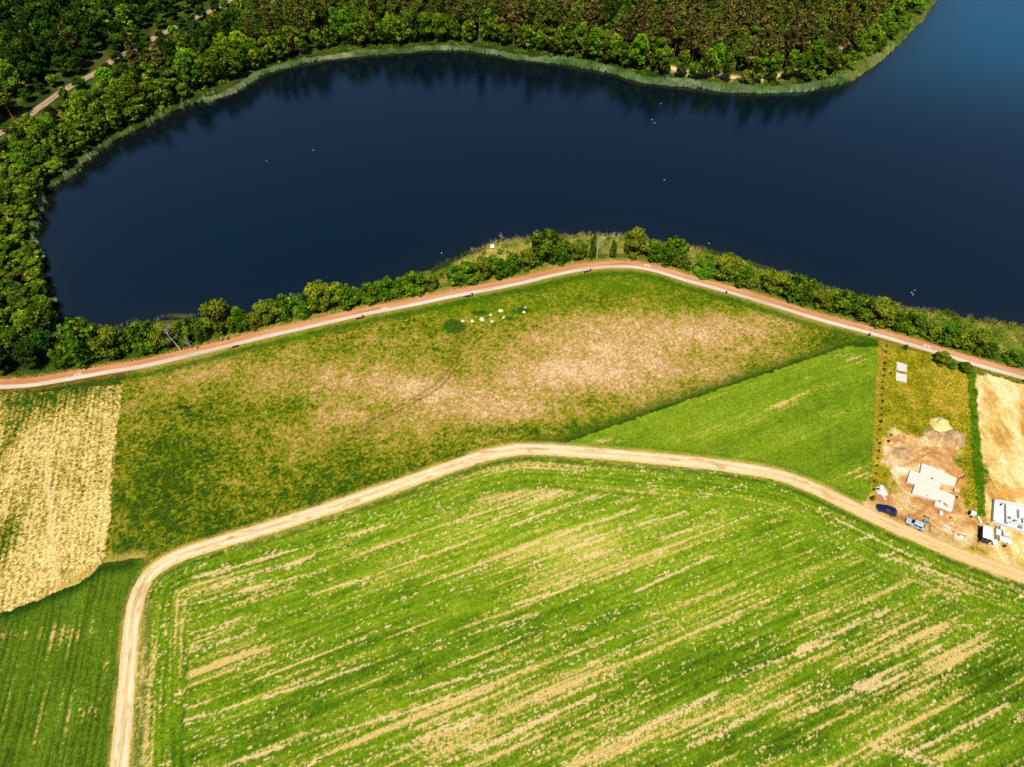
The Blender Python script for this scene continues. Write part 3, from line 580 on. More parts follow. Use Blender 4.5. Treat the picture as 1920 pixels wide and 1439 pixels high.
def pine_crown(seed, rx, h, z0, nleaf, size, stops, pointed):
    r = np.random.default_rng(seed); C_, N_, T_ = [], [], []
    nb = 42
    for i in range(nb):
        zf = (i+r.uniform(0, 1))/nb
        prof = (1-zf)**.9*1.05+.04 if pointed else (1-zf)**.55*min(1, .55+zf*2)+.05
        a = r.uniform(0, 2*math.pi); R = rx*prof*r.uniform(.55, 1.1); zc = z0+(h-z0)*zf
        m = nleaf//nb; t = r.uniform(.25, 1, m)**.7
        x = math.cos(a)*R*t; y = math.sin(a)*R*t; ww = .16*rx+.12*R
        P = np.stack([x, y, zc-.12*R*t+.0*t], -1)+r.normal(0, 1, (m, 3))*np.array((ww, ww, ww*.55))
        d = np.stack([np.cos(a)*t*.5, np.sin(a)*t*.5, np.ones(m)*.8], -1)
        C_.append(P); N_.append(d); T_.append(np.clip(.5+r.normal(0, .15)+r.normal(0, .17, m), 0, 1))
    T_ = np.concatenate(T_); return leaf_quads(np.concatenate(C_), np.concatenate(N_), size, ramp(T_, stops), seed+1)
def trunk_geo(seed, h, r0, z_crown, rx, nb):
    r = random.Random(seed); parts = [tube([(0, 0, -.3), (r.uniform(-.1, .1), 0, h*.3), (r.uniform(-.2, .2), r.uniform(-.2, .2), h*.65), (0, 0, h*.93)], [r0*1.25, r0*.85, r0*.5, .04])]
    for i in range(nb):
        a = r.uniform(0, 6.28); z1 = z_crown*.75+(h-z_crown)*i/nb*.8; L = rx*r.uniform(.5, .85)
        parts.append(tube([(0, 0, z1), (math.cos(a)*L*.5, math.sin(a)*L*.5, z1+L*.3), (math.cos(a)*L, math.sin(a)*L, z1+L*.55)], [r0*.35, r0*.22, .03], 5))
    return join(parts)
LF = [(0, C(34, 62, 8)), (.4, C(80, 118, 20)), (.7, C(126, 160, 36)), (1, C(184, 202, 66))]
LF2 = [(0, C(62, 108, 10)), (.5, C(112, 162, 24)), (1, C(170, 200, 50))]
PF = [(0, C(50, 54, 18)), (.4, C(96, 94, 38)), (.7, C(132, 122, 56)), (1, C(182, 160, 92))]
PF2 = [(0, C(46, 66, 16)), (.5, C(98, 118, 34)), (1, C(156, 164, 66))]
BF = [(0, C(50, 86, 12)), (.45, C(88, 130, 20)), (.75, C(126, 162, 32)), (1, C(180, 200, 58))]
BF2 = [(0, C(76, 104, 14)), (.5, C(132, 152, 32)), (1, C(188, 190, 68))]
BF3 = [(0, C(54, 108, 14)), (.5, C(98, 150, 26)), (1, C(150, 186, 54))]
KINDS = {}
def proto(key, crownmat, crown, trunk, tmat, height):
    V, q, c = crown; cm = mesh_np('crown', V, q, c, [crownmat]); tv, tf = trunk; tm = mesh_np('trunk', tv, tf, None, [tmat])
    COL.objects.unlink(cm); COL.objects.unlink(tm)
    KINDS.setdefault(key, []).append((cm, tm, height, (V, q, c)))
for s in range(6):
    h = 13+s*.6; rx = 3.6+.25*s
    proto('leaf', M_LEAF, lobes_crown(100+s, rx, h, h*.2, 44, 2900, .56, LF2 if s == 5 else LF, (.15, .3)), trunk_geo(s, h, .24, h*.3, rx, 5), M_BARK, h)
for s in range(3):
    h = 14+s; rx = 4+.3*s
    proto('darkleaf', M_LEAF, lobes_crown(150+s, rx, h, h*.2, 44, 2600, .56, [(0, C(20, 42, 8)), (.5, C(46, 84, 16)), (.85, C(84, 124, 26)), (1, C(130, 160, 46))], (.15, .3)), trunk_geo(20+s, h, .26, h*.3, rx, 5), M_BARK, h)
for s in range(5):
    h = 20+s*1.1
    proto('pine', M_PINE, pine_crown(200+s, 2.7+.15*s, h, h*.42, 2300, .50, PF if s < 2 else PF2, s in (0, 2, 4)), trunk_geo(50+s, h, .2, h*.6, 2.4, 6), M_PBARK, h)
for s in range(4):
    proto('bush', M_BUSH, lobes_crown(300+s, 1, 2.0, .08, 40, 3200, .115, [BF, BF, BF2, BF3][s], (.16, .28)), trunk_geo(80+s, 1.7, .05, .35, .8, 5), M_BARK, 2.0)
for s in range(2):
    proto('bushlight', M_BUSH, lobes_crown(330+s, 1, 2.0, .1, 26, 3000, .115, [BF2, BF3][s], (.22, .36)), trunk_geo(90+s, 1.7, .05, .35, .8, 5), M_BARK, 2.0)
def plant(name, key, x, y, sx, sz, label, cat, group=None, v=None, rz=None, cname='crown', tname='trunk', z=0.0):
    cm, tm, h, _ = KINDS[key][v if v is not None else random.randrange(len(KINDS[key]))]
    e = thing(name, label, cat, (x, y, z), random.uniform(0, 6.28) if rz is None else rz, group); e.scale = (sx, sx, sz)
    a = cm.copy(); a.name = cname; COL.objects.link(a); a.parent = e
    b = tm.copy(); b.name = tname; COL.objects.link(b); b.parent = e
    return e
# poisson scatter over the woods
WOOD_N = wl([(-150,-60),(1765,-60),(1745,5),(1712,40),(1680,70),(1640,105),(1590,138),(1550,150),(1500,156),(1440,160),(1380,159),(1330,153),(1270,146),(1200,138),(1140,121),(1080,110),(1020,101),(960,94),(930,87),(870,79),(800,80),(740,86),(680,90),(620,96),(560,107),(505,121),(470,139),(430,155),(390,170),(330,192),(285,214),(240,238),(210,254),(170,280),(120,322),(86,345),(66,390),(58,430),(66,480),(75,530),(90,578),(104,615),(100,690),(60,705),(0,706),(-60,706),(-200,684),(-420,620),(-420,200)])
cand = []
pts = []
cell = {}
def far_enough(x, y, d):
    ci, cj = int(x//8), int(y//8)
    for i in range(ci-1, ci+2):
        for j in range(cj-1, cj+2):
            for (a, b, e) in cell.get((i, j), ()):
                if (a-x)**2+(b-y)**2 < ((d+e)/2)**2: return False
    return True
rp = np.random.default_rng(5)
CX = rp.uniform(-330, 265, 60000); CY = rp.uniform(112, 402, 60000)
okm = inpoly(CX, CY, WOOD_N)
okm &= (dline(CX, CY, FPATH, 6) > 3.4)
dr1 = dline(CX, CY, RAIL, 14); dr2 = dline(CX, CY, FROAD, 14); dsh = dline(CX, CY, SF, 30)
okm &= (dr1 > 6.0) & (dr2 > 5.0)
okm &= (np.abs(CX) < (H*.766+CY*.643+6)*.75+22)
for x, y, a, b, ds in zip(CX[okm], CY[okm], dr1[okm], dr2[okm], dsh[okm]):
    pn_ = float(vn(x/26, y/26, 3))
    edge = ds < 11
    pinezone = (y > 285 and x > -120)
    key = 'pine' if (pinezone and not edge and pn_ < (.80 if x > 60 else .56)) or (not pinezone and y > 250 and pn_ < .16) else 'leaf'
    d = 4.3 if key == 'pine' else (3.7 if edge else 5.7)
    if len(pts) < 2200 and far_enough(x, y, d):
        pts.append((x, y, key, ds, min(a, b))); cell.setdefault((int(x//8), int(y//8)), []).append((x, y, d))
def inview(x, y):
    zc = H*.766+y*.643; return abs(x)/zc*F < 985 and y < 385
rest = []
cnt = {'pine': 0, 'leaf': 0}
pts.sort(key=lambda p: (not inview(p[0], p[1]), p[1]*p[1]+p[0]*p[0] if p[1] < 1e9 else 0))
for (x, y, key, ds, dr) in pts:
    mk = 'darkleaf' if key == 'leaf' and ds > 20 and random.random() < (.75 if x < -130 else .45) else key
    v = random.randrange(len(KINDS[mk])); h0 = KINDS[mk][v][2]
    if key == 'pine': v = random.choice((0, 1)) if random.random() < (.66 if x > 10 else .4) else random.choice((2, 3, 4))
    if key == 'pine': sz = random.uniform(.75, 1.22); sx = random.uniform(.85, 1.15)
    else:
        sz = random.uniform(.8, 1.25) if y > 285 else random.uniform(.75, 1.05); sx = random.uniform(.85, 1.15)
        if ds < 6: sz *= random.uniform(.5, .8); sx *= .85
        elif ds < 11: sz *= .9; sx *= .95
        if dr < 9: sz *= .42; sx *= .7
        elif dr < 14: sz *= .66; sx *= .85
        if x > 78 and ds < 7: sz *= .55; sx *= .8
        if x < -120 and y < 230: sz *= .72
    if cnt[key] < 300 and inview(x, y):
        cnt[key] += 1
        if key == 'pine': lab = ('tall olive-brown pine crowded in the wood across the lake' if y > 255 and x > -120 else 'dark pine among the broadleaf trees left of the railway'); g = 'pines of the lakeside wood'
        else:
            if ds < 8 and y > 285: lab = 'low bright green tree at the water edge behind the far reed belt'
            elif y > 285 and x > -120: lab = 'rounded green broadleaf tree among the pines across the lake'
            elif y < 230 and x > -185: lab = 'leafy green tree in the narrow wood at the left end of the lake'
            elif dr < 14: lab = 'leafy green tree beside the railway and forest road'
            else: lab = 'dense dark green broadleaf tree in the wood at top left'
            g = lab.replace('tree', 'trees', 1)
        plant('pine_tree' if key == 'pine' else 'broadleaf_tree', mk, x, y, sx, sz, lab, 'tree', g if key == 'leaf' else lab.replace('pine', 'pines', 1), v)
    else: rest.append((x, y, key, v, sx, sz, mk))
print('TREES', len(pts), cnt, 'rest', len(rest))
def wood_mass(name, sel, label):
    VV, CC = [], []
    for (x, y, key, v, sx, sz, mk) in sel:
        V, q, c = KINDS[mk][v][3]; a = random.uniform(0, 6.28); ca, sa = math.cos(a), math.sin(a)
        V4 = V.reshape(-1, 4, 3)[::2]; c4 = c.reshape(-1, 4, 3)[::2]*random.uniform(.7, 1.3)
        cc = V4.mean(1, keepdims=True); V4 = cc+(V4-cc)*1.35; Vv = V4.reshape(-1, 3)
        VV.append(np.stack([(Vv[:, 0]*ca-Vv[:, 1]*sa)*sx+x, (Vv[:, 0]*sa+Vv[:, 1]*ca)*sx+y, Vv[:, 2]*sz], -1)); CC.append(c4.reshape(-1, 3))
    VV = np.concatenate(VV); CC = np.concatenate(CC)
    tag(mesh_np(name, VV, np.arange(len(VV)).reshape(-1, 4), np.clip(CC, .002, .8), [M_WOODLEAF]), label, 'wood', kind='stuff')
for key, lab in (('pine', 'mass of pines filling the back of the far wood'), ('leaf', 'mass of broadleaf trees filling the back of the far wood')):
    sel = [r_ for r_ in rest if r_[2] == key]
    if sel: wood_mass('distant_wood', sel, lab)
# undergrowth of the woods and low shrubs by the far path
def shrub_stuff(name, P, off, n, s0, s1, stops, label, keep=None):
    P, s = resample(P, .5); T = np.gradient(P, axis=0); T /= np.hypot(T[:, 0], T[:, 1])[:, None]; N = np.stack([-T[:, 1], T[:, 0]], -1)
    i = rng.integers(0, len(P), n); o = rng.uniform(*off, n); x = P[i, 0]+N[i, 0]*o; y = P[i, 1]+N[i, 1]*o
    k = vn(x/3, y/3, 19) > .38
    if keep is not None: k &= keep(x, y)
    x, y = x[k], y[k]; VV, CC = [], []
    for a, b in zip(x, y):
        m_ = 34; s_ = rng.uniform(s0, s1); d = rng.normal(0, 1, (m_, 3)); d[:, 2] = np.abs(d[:, 2]); d /= np.linalg.norm(d, axis=1)[:, None]
        c = d*s_*rng.uniform(.6, 1.1, (m_, 1))+np.array((a, b, 0)); V, q, cc = leaf_quads(c, d, .45, ramp(np.clip(.5+rng.normal(0, .2, m_)+rng.normal(0, .15), 0, 1), stops), int(rng.integers(1e9)))
        VV.append(V); CC.append(cc)
    VV = np.concatenate(VV); tag(mesh_np(name, VV, np.arange(len(VV)).reshape(-1, 4), np.clip(np.concatenate(CC), .002, .8), [M_WOODLEAF]), label, 'undergrowth', kind='stuff')
shrub_stuff('undergrowth', SF, (4.0, 13), 900, .7, 1.8, LF, 'low green undergrowth along the far and left banks', keep=lambda x, y: (dline(x, y, FPATH, 6) > 1.8) & (~inpoly(x, y, LAKE)))
shrub_stuff('undergrowth', SN, (-7, -1.5), 260, .4, 1.1, BF, 'low green shoots between the bushes of the near bank', keep=lambda x, y: dline(x, y, PATH) > 5)
# ------------------------------------------------------------------ bushes and small trees of the near bank
B = [  # px, bottom, width, visible height, kind, label
 (108,706,48,46,'bush','round green bush at the left end of the bank, beside the wood'),
 (150,697,66,92,'bush','tall green tree, first along the cycle path from the left wood'),
 (197,688,52,74,'bush','green tree in the second place along the path, dark gap on its right'),
 (224,672,34,62,'bush','small pale-topped tree between two larger ones near the left symbol'),
 (262,682,56,88,'bush','broad green tree left of the white-limbed dead tree'),
 (300,676,46,96,'bush','tall tree whose shadow falls on the cycle path'),
 (345,658,40,72,'bush','slim green tree directly behind the bare white trees'),
 (376,650,34,50,'bush','dark low bush right of the bare white trees'),
 (411,636,54,68,'bush','full green bush behind the walkers on the verge'),
 (449,624,38,52,'bush','narrow bush next right of the walkers'),
 (474,622,26,38,'bushlight','small light bush left of the long clipped-looking clump'),
 (497,618,46,46,'bush','left bush of the clump above the first bench gap'),
 (536,610,50,50,'bush','right bush of the clump left of the grey bare shrub'),
 (566,600,34,44,'bushlight','yellowish bush between two dark round bushes, left of centre'),
 (598,597,52,54,'bush','round dark bush right of the yellowish bush'),
 (646,585,54,46,'bush','round dark bush above the left bench'),
 (692,571,34,48,'bush','upright bush left of the pale rubble on the bank'),
 (722,568,36,44,'bushlight','yellow-green bush above the second bicycle symbol'),
 (757,562,44,38,'bush','dark bush above and right of the second bicycle symbol'),
 (783,560,40,40,'bush','rounded bush in the middle of the short dark row'),
 (810,553,34,38,'bush','last bush of the row before the straw-coloured gap'),
 (858,540,36,38,'bush','left end bush of the long dark hedge'),
 (882,533,38,42,'bush','second bush of the long dark hedge'),
 (908,526,38,42,'bush','middle bush of the long dark hedge'),
 (935,519,38,42,'bush','fourth bush of the long dark hedge'),
 (962,514,38,44,'bush','fifth bush of the long dark hedge, before the tall tree'),
 (988,508,34,44,'bush','last hedge bush at the foot of the tall tree'),
 (1024,504,56,78,'bush','tallest tree of the near bank, with an uneven open top'),
 (1058,499,40,44,'bush','bush right of the tallest bank tree, above the third bench'),
 (1088,492,30,38,'bush','rounded bush between the tall tree and the slim trees'),
 (1112,486,13,48,'bush','slim upright tree left of the bare whitish trunk'),
 (1151,484,14,40,'bush','slim upright tree alone on the straw bank'),
 (1192,491,42,48,'bush','bush above the crest of the cycle path'),
 (1226,494,36,40,'bush','bush left of the widest crest bush'),
 (1256,504,48,52,'bush','dark bush at the right side of the path crest'),
 (1276,506,28,40,'bush','narrow bush leaning on the dark crest bush'),
 (1292,508,13,20,'bush','tiny round shrub right of the crest bushes'),
 (1322,519,40,24,'bushlight','low bright green shrub on the right bank'),
 (1362,534,48,48,'bush','left half of the wide dark bush above the lone bin'),
 (1395,544,48,46,'bush','right half of the wide dark bush above the lone bin'),
 (1412,548,22,26,'bushlight','light shrub filling the gap right of the wide bush'),
 (1452,556,52,46,'bush','first bush of the big right bank cluster'),
 (1483,568,50,50,'bush','second bush of the big right bank cluster'),
 (1512,577,46,48,'bush','third bush of the big right bank cluster'),
 (1548,585,36,44,'bush','left bush of the pair facing the last field corner'),
 (1578,597,50,52,'bush','right bush of the pair facing the last field corner'),
 (1617,608,44,50,'bush','dark bush just left of the bin at the field corner'),
 (1654,617,54,48,'bush','dark bush just right of the bin at the field corner'),
 (1688,626,34,36,'bush','low bush between two darker ones near the right bin'),
 (1714,632,46,44,'bush','dark upright bush above the fourth bicycle symbol'),
 (1745,640,32,34,'bushlight','light green shrub right of the fourth symbol'),
 (1773,652,44,44,'bushlight','bright green shrub in the middle of the light row'),
 (1804,662,44,42,'bushlight','bright green shrub at the end of the light row'),
 (1835,672,46,48,'bush','dark bush closing the row before the grassy gap'),
 (1856,676,32,38,'bush','dark bush on the left rim of the grassy gap'),
 (1903,694,38,26,'bush','low dark bush at the right edge of the photo'),
 (1766,684,26,24,'bush','dark bush on the field side of the path, left of three'),
 (1786,691,24,18,'bush','low bush on the field side of the path, middle of three'),
 (1812,700,30,22,'bush','bush with a white post on the field side, right of three'),
]
BUSHXY = []
for n_, (px, yb, w, vh, key, lab) in enumerate(B):
    zc = depth(px, yb-vh/2); s_ = zc/F; dep = math.atan2(-ray(px, yb-vh/2)[2], math.hypot(*ray(px, yb-vh/2)[:2]))
    r_ = w/2*s_; half = vh/2*s_; hh = max(r_*.9, math.sqrt(max((half)**2-(r_*math.sin(dep))**2, (.45*r_)**2))/math.cos(dep)*2)
    if w > 16: hh = min(hh, 2.7*r_)
    x, y = at(px, yb-vh/2, hh/2)
    Pp = np.array(PATH); dq = np.hypot(Pp[:, 0]-x, Pp[:, 1]-y); iq = int(np.argmin(dq)); need = 2.7+r_*.86
    if dq[iq] < need: x, y = Pp[iq]+(np.array((x, y))-Pp[iq])/dq[iq]*need
    tall = vh > 60
    nm = 'bank_tree' if tall or w < 16 else 'bush'
    vs = random.uniform(.85, 1.12); e = plant(nm, key, x, y, r_*1.2*vs, hh/2*random.uniform(.85, 1.1), lab, 'tree' if nm == 'bank_tree' else 'bush', 'bushes and small trees between the cycle path and the lake', n_ % 3 if key == 'bush' else n_ % 2, cname='crown' if nm == 'bank_tree' else 'foliage', tname='trunk' if nm == 'bank_tree' else 'stems')
    BUSHXY.append((x, y, r_))
# bare trees and shrubs
def bare_tree(name, px, py, h, label, cat, lean=(0, 0), dense=0, seed=1, group=None):
    r = random.Random(seed); x, y = at(px, py); e = thing(name, label, cat, (x, y, 0), 0, group); limb = []
    P = [(0, 0, -.2), (lean[0]*.3, lean[1]*.3, h*.3), (lean[0]*.7, lean[1]*.7, h*.62), (lean[0], lean[1], h)]
    V, q = tube(P, [.14*h/6, .11*h/6, .07*h/6, .02]); mesh_np('trunk', V, q, None, [M_DEAD], e)
    parts = []
    for i in range(10+dense):
        t = r.uniform(.3, .95); a = r.uniform(0, 6.28); L = h*r.uniform(.18, .42)*(1.15-t*.6); bx_, by_, bz_ = lean[0]*t, lean[1]*t, h*t
        m1 = (bx_+math.cos(a)*L*.5, by_+math.sin(a)*L*.5, bz_+L*.35); m2 = (bx_+math.cos(a+.2)*L, by_+math.sin(a+.2)*L, bz_+L*.8)
        parts.append(tube([(bx_, by_, bz_), m1, m2], [.045, .03, .012], 4))
        for k in range(3):
            a2 = a+r.uniform(-1, 1); parts.append(tube([m1, (m1[0]+math.cos(a2)*L*.3, m1[1]+math.sin(a2)*L*.3, m1[2]+L*.35)], [.022, .008], 4))
    V, q = join(parts); mesh_np('branches', V, q, None, [M_DEAD], e)
bare_tree('dead_tree', 341, 659, 8.5, 'bare whitish dead tree leaning left over the bank', 'tree', (-3, 1.5), 3, 3)
bare_tree('dead_tree', 360, 655, 5.0, 'shorter bare forked tree right of the leaning dead tree', 'tree', (-.8, .5), 0, 5)
bare_tree('bare_shrub', 551, 568, 3.6, 'grey leafless shrub standing at the water edge', 'shrub', (0, 0), 14, 7)
bare_tree('bare_tree', 1118, 485, 8.5, 'tall thin leafless tree among slim green trees on the crest', 'tree', (.6, 1), 6, 9)
bare_tree('bare_shrub', 1148, 452, 3.2, 'pale leafless shrub in the reeds near the crest', 'shrub', (.2, 0), 6, 10)
bare_tree('bare_shrub', 885, 475, 2.6, 'pale leafless shrub at the waterline left of the white board', 'shrub', (0, 0), 8, 12)
bare_tree('bare_shrub', 940, 452, 3.0, 'pale leafless shrub at the waterline right of the white board', 'shrub', (0, 0), 8, 13)
bare_tree('dead_tree', 1600, 83, 9, 'pale leaning dead trunk at the wood edge on the right', 'tree', (3, 2), 0, 15)
# ------------------------------------------------------------------ young hedge line on the plot boundary
pl = KINDS['bush'][0]; HX = smooth(wl([(1661,650),(1657,700),(1652,770),(1647,830),(1640,905),(1638,935)]), 4); HP, _ = resample(HX, 2.3)
for i, p in enumerate(HP):
    if random.random() < .12: continue
    s_ = random.uniform(.28, .55)
    plant('hedge_plant', 'bush', p[0]+random.uniform(-.2, .2), p[1], s_, s_*random.uniform(.8, 1.3), 'small dark shrub in the line dividing the triangular field from the plot', 'shrub', 'young shrubs planted in a line on the plot boundary', i % 3, cname='foliage', tname='stems')
for px, py, s_, lab in ((1669,701,.4,'tiny dark shrub left of the slotted pale slabs'),(1668,771,.3,'lone dark shrub on the plot, farthest from the slabs'),(1670,817,.4,'upper of two dark tufts left of the sand heaps'),(1665,829,.45,'lower of two dark tufts left of the sand heaps'),(1634,937,.6,'dark shrub at the lane corner left of the gravel heap'),(1696,655,.9,'reddish dry shrub at the top of the grassy plot')):
    x, y = at(px, py); plant('shrub', 'bush', x, y, s_, s_, lab, 'shrub', None, 1, cname='foliage', tname='stems')
#@@OBJECTS
# ------------------------------------------------------------------ small builders
def Z2(x, y, z=0): return at(1620+x/8.464, 840+y/8.464, z)
def Z3(x, y, z=0): return at(1780+x/9.593, 900+y/9.593, z)
def ang2(a, b): return math.atan2(b[1]-a[1], b[0]-a[0])
P_WHITE = paint('white_render', (250, 248, 244)); P_SLAB = paint('concrete_slab', (238, 230, 214), .85, noise=.08, nscale=1.5); P_GREY = paint('grey_block', (170, 172, 178), .9, noise=.12)
P_DARK = paint('dark_paint', (44, 44, 48), .5); P_WOOD = paint('raw_timber', (176, 118, 74), .85, noise=.2); P_DWOOD = paint('weathered_timber', (98, 66, 48), .9, noise=.25)
P_YEL = paint('yellow_plastic', (226, 206, 20), .4); P_ORG = paint('orange_plastic', (206, 84, 40), .5); P_CYAN = paint('turquoise_paint', (96, 172, 176), .45)
P_CLAY = paint('red_clay', (206, 120, 84), .9, noise=.25, nscale=3); P_STEEL = paint('galvanised_steel', (186, 192, 198), .4, metal=.6); P_GLASS = paint('dark_glass', (26, 34, 44), .08)
P_TYRE = paint('tyre_rubber', (34, 34, 36), .8); P_RIM = paint('alloy', (180, 182, 186), .3, metal=.7); P_RED = paint('red_lens', (170, 30, 26), .3); P_LENS = paint('clear_lens', (230, 234, 238), .15)
P_SKIN = paint('skin', (206, 156, 124), .6); P_HAIR = paint('dark_hair', (50, 38, 30), .8)
def mound(name, x, y, rx, ry, h, cols, seed, label=None, cat=None, group=None, rough=.18, n=26, parent=None):
    V = []; Cc = []; Q4 = []
    for i in range(n+1):
        for j in range(n*2):
            r = i/n; a = j/(n*2)*2*math.pi; w = 1+.28*(float(vn(math.cos(a)*1.7+seed, math.sin(a)*1.7, seed))-.5)*2
            px_, py_ = math.cos(a)*r*rx*w, math.sin(a)*r*ry*w
            nz = float(fbm(px_*1.4+seed*3, py_*1.4, seed, 3))-.5
            zz = h*(math.cos(r*math.pi)*.5+.5)*(1+rough*2*nz)+nz*h*rough-.05*r-.04*(r > .97)
            V.append((px_, py_, zz)); t = min(1, max(0, .5+nz*1.6+random.uniform(-.15, .15))); Cc.append(ramp(np.array([t]), cols)[0])
    m_ = n*2
    for i in range(n):
        for j in range(m_):
            k = (j+1) % m_; Q4.append((i*m_+j, (i+1)*m_+j, (i+1)*m_+k, i*m_+k))
    o = mesh_np(name, V, Q4, np.array(Cc), [M_ROAD], parent, smoothed=True); o.location = (x, y, .02); return tag(o, label, cat, group)
def cyl(name, r, h, m, loc=(0, 0, 0), rot=(0, 0, 0), parent=None, r2=None, n=16):
    V, q = tube([(0, 0, -h/2), (0, 0, h/2)], [r, r if r2 is None else r2], n); me = bpy.data.meshes.new(name)
    me.from_pydata(V, [], [tuple(f) for f in q]+[tuple(range(n))[::-1], tuple(range(n, 2*n))]); me.materials.append(m)
    o = bpy.data.objects.new(name, me); COL.objects.link(o); o.location = loc; o.rotation_euler = rot; o.parent = parent; return o
def poly_mesh(name, V, faces, mats, parent=None, fm=None):
    me = bpy.data.meshes.new(name); me.from_pydata([tuple(v) for v in V], [], faces)
    for m in mats: me.materials.append(m)
    if fm: me.polygons.foreach_set('material_index', fm)
    o = bpy.data.objects.new(name, me); COL.objects.link(o); o.parent = parent; return o
def prism(name, P, z0, z1, m, parent=None):
    n = len(P); A = sum(P[i][0]*P[(i+1) % n][1]-P[(i+1) % n][0]*P[i][1] for i in range(n))
    if A < 0: P = P[::-1]
    V = [(x, y, z0) for x, y in P]+[(x, y, z1) for x, y in P]
    F_ = [tuple(range(n))[::-1], tuple(range(n, 2*n))]+[(i, (i+1) % n, n+(i+1) % n, n+i) for i in range(n)]
    return poly_mesh(name, V, F_, [m], parent)
def walls(P, w, closed=True):
    L = []; n = len(P)
    for i in range(n if closed else n-1):
        a, b = P[i], P[(i+1) % n]; L.append(((a[0]+b[0])/2, (a[1]+b[1])/2, math.hypot(b[0]-a[0], b[1]-a[1])-.004*i, w+.003*(i % 3), ang2(a, b)))
    return L
# ------------------------------------------------------------------ cars
def car(name, px, py, a, L, Wd, Ht, body, label, van=False):
    x, y = at(px, py, .6); e = thing(name, label, 'car', (x, y, .02), a)
    st = [(-.5, .62, .38, .62, .55), (-.485, .80, .28, .76, .66), (-.40, .92, .24, .86, .8), (-.24, .98, .22, .98, .88)]
    roof0 = -.08 if not van else -.12
    st += [(roof0, 1, .22, Ht, .76), (.12, 1, .22, Ht+.02, .77), (.36, .99, .22, Ht-.02, .75)]
    st += [(.455, .96, .26, 1.06, .80), (.497, .90, .32, .92, .74)] if not van else [(.44, .97, .26, 1.15, .82), (.5, .90, .32, .95, .78)]
    V = []; F_ = []
    for (sx, sw, zb, zt, tw) in st:
        hw = Wd/2*sw; belt = min(.98, zt) if zt > 1.1 else zt*.93; tw_ = Wd/2*tw if zt > 1.1 else hw*.86
        ring = [(-hw*.88, zb), (-hw, zb+.18), (-hw, belt-.12), (-hw*.96, belt), (-tw_, zt-.03), (-tw_*.8, zt), (tw_*.8, zt), (tw_, zt-.03), (hw*.96, belt), (hw, belt-.12), (hw, zb+.18), (hw*.88, zb)]
        V += [(sx*L, yy, zz) for yy, zz in ring]
    k = 12
    for i in range(len(st)-1):
        for j in range(k): F_.append((i*k+j, i*k+(j+1) % k, (i+1)*k+(j+1) % k, (i+1)*k+j))
    F_.append(tuple(range(k))[::-1]); F_.append(tuple((len(st)-1)*k+j for j in range(k)))
    b = poly_mesh('body', V, F_, [body], e); b.data.shade_smooth()
    md = b.modifiers.new('bevel', 'BEVEL'); md.width = .03; md.segments = 2; md.limit_method = 'ANGLE'
    def R(i, j): return Vector(V[i*k+j])
    def glass(nm, q, off):
        c = sum(q, Vector())/4; q2 = [c+(p-c)*.86+Vector(off) for p in q]; poly_mesh(nm, q2, [(0, 1, 2, 3)], [P_GLASS], e)
    glass('windscreen', [R(3, 4), R(3, 7), R(4, 7), R(4, 4)], (-.02, 0, .03))
    r0 = 6
    glass('rear_window', [R(r0, 4), R(r0, 7), R(r0+1, 7), R(r0+1, 4)], (.02, 0, .03))
    for sgn, (j1, j2) in ((-1, (3, 4)), (1, (8, 7))):
        for i in (4, 5): glass('side_window', [R(i, j1), R(i+1, j1), R(i+1, j2), R(i, j2)], (0, sgn*.03, .012))
        a1 = R(3, j1)*.35+R(4, j1)*.65; glass('side_window', [a1, R(4, j1), R(4, j2), R(4, j2)*.8+R(3, j2)*.2], (0, sgn*.03, .012))
        bx('mirror', [(-.2*L, sgn*(Wd/2+.08), 1.02, .12, .2, .14)], body, e, .03)
        bx('headlight', [(-.478*L, sgn*Wd*.36, .66, .12, .32, .13)], P_LENS, e, .02)
        bx('tail_light', [(.478*L, sgn*Wd*.40, .82, .10, .16, .28)], P_RED, e, .02)
        for sx in (-.32, .31):
            w = cyl('wheel', .32, .22, P_TYRE, (sx*L, sgn*(Wd/2-.08), .32), (math.pi/2, 0, 0), e, n=20); cyl('rim', .2, .03, P_RIM, (0, 0, -sgn*.115), parent=w, n=16)
    if van:
        for sgn in (-1, 1): bx('roof_rail', [(.12*L, sgn*Wd*.33, Ht+.05, .45*L, .04, .04)], P_DARK, e)
    return e
NAVY = paint('navy_car_paint', (22, 30, 84), .22, coat=.6); SILV = paint('silver_car_paint', (196, 208, 228), .28, coat=.6)
ca = ang2(Z2(215, 930, .6), Z2(505, 1045, .6)); car('parked_car', 1620+360/8.464, 840+988/8.464, ca, 4.5, 1.85, 1.62, NAVY, 'dark blue people carrier parked on the lane edge by the gravel heap', True)
ca = ang2(Z2(690, 1150, .6), Z2(940, 1262, .6)); car('parked_car', 1620+815/8.464, 840+1210/8.464, ca, 4.2, 1.75, 1.45, SILV, 'silver estate car parked at the edge of the building site')
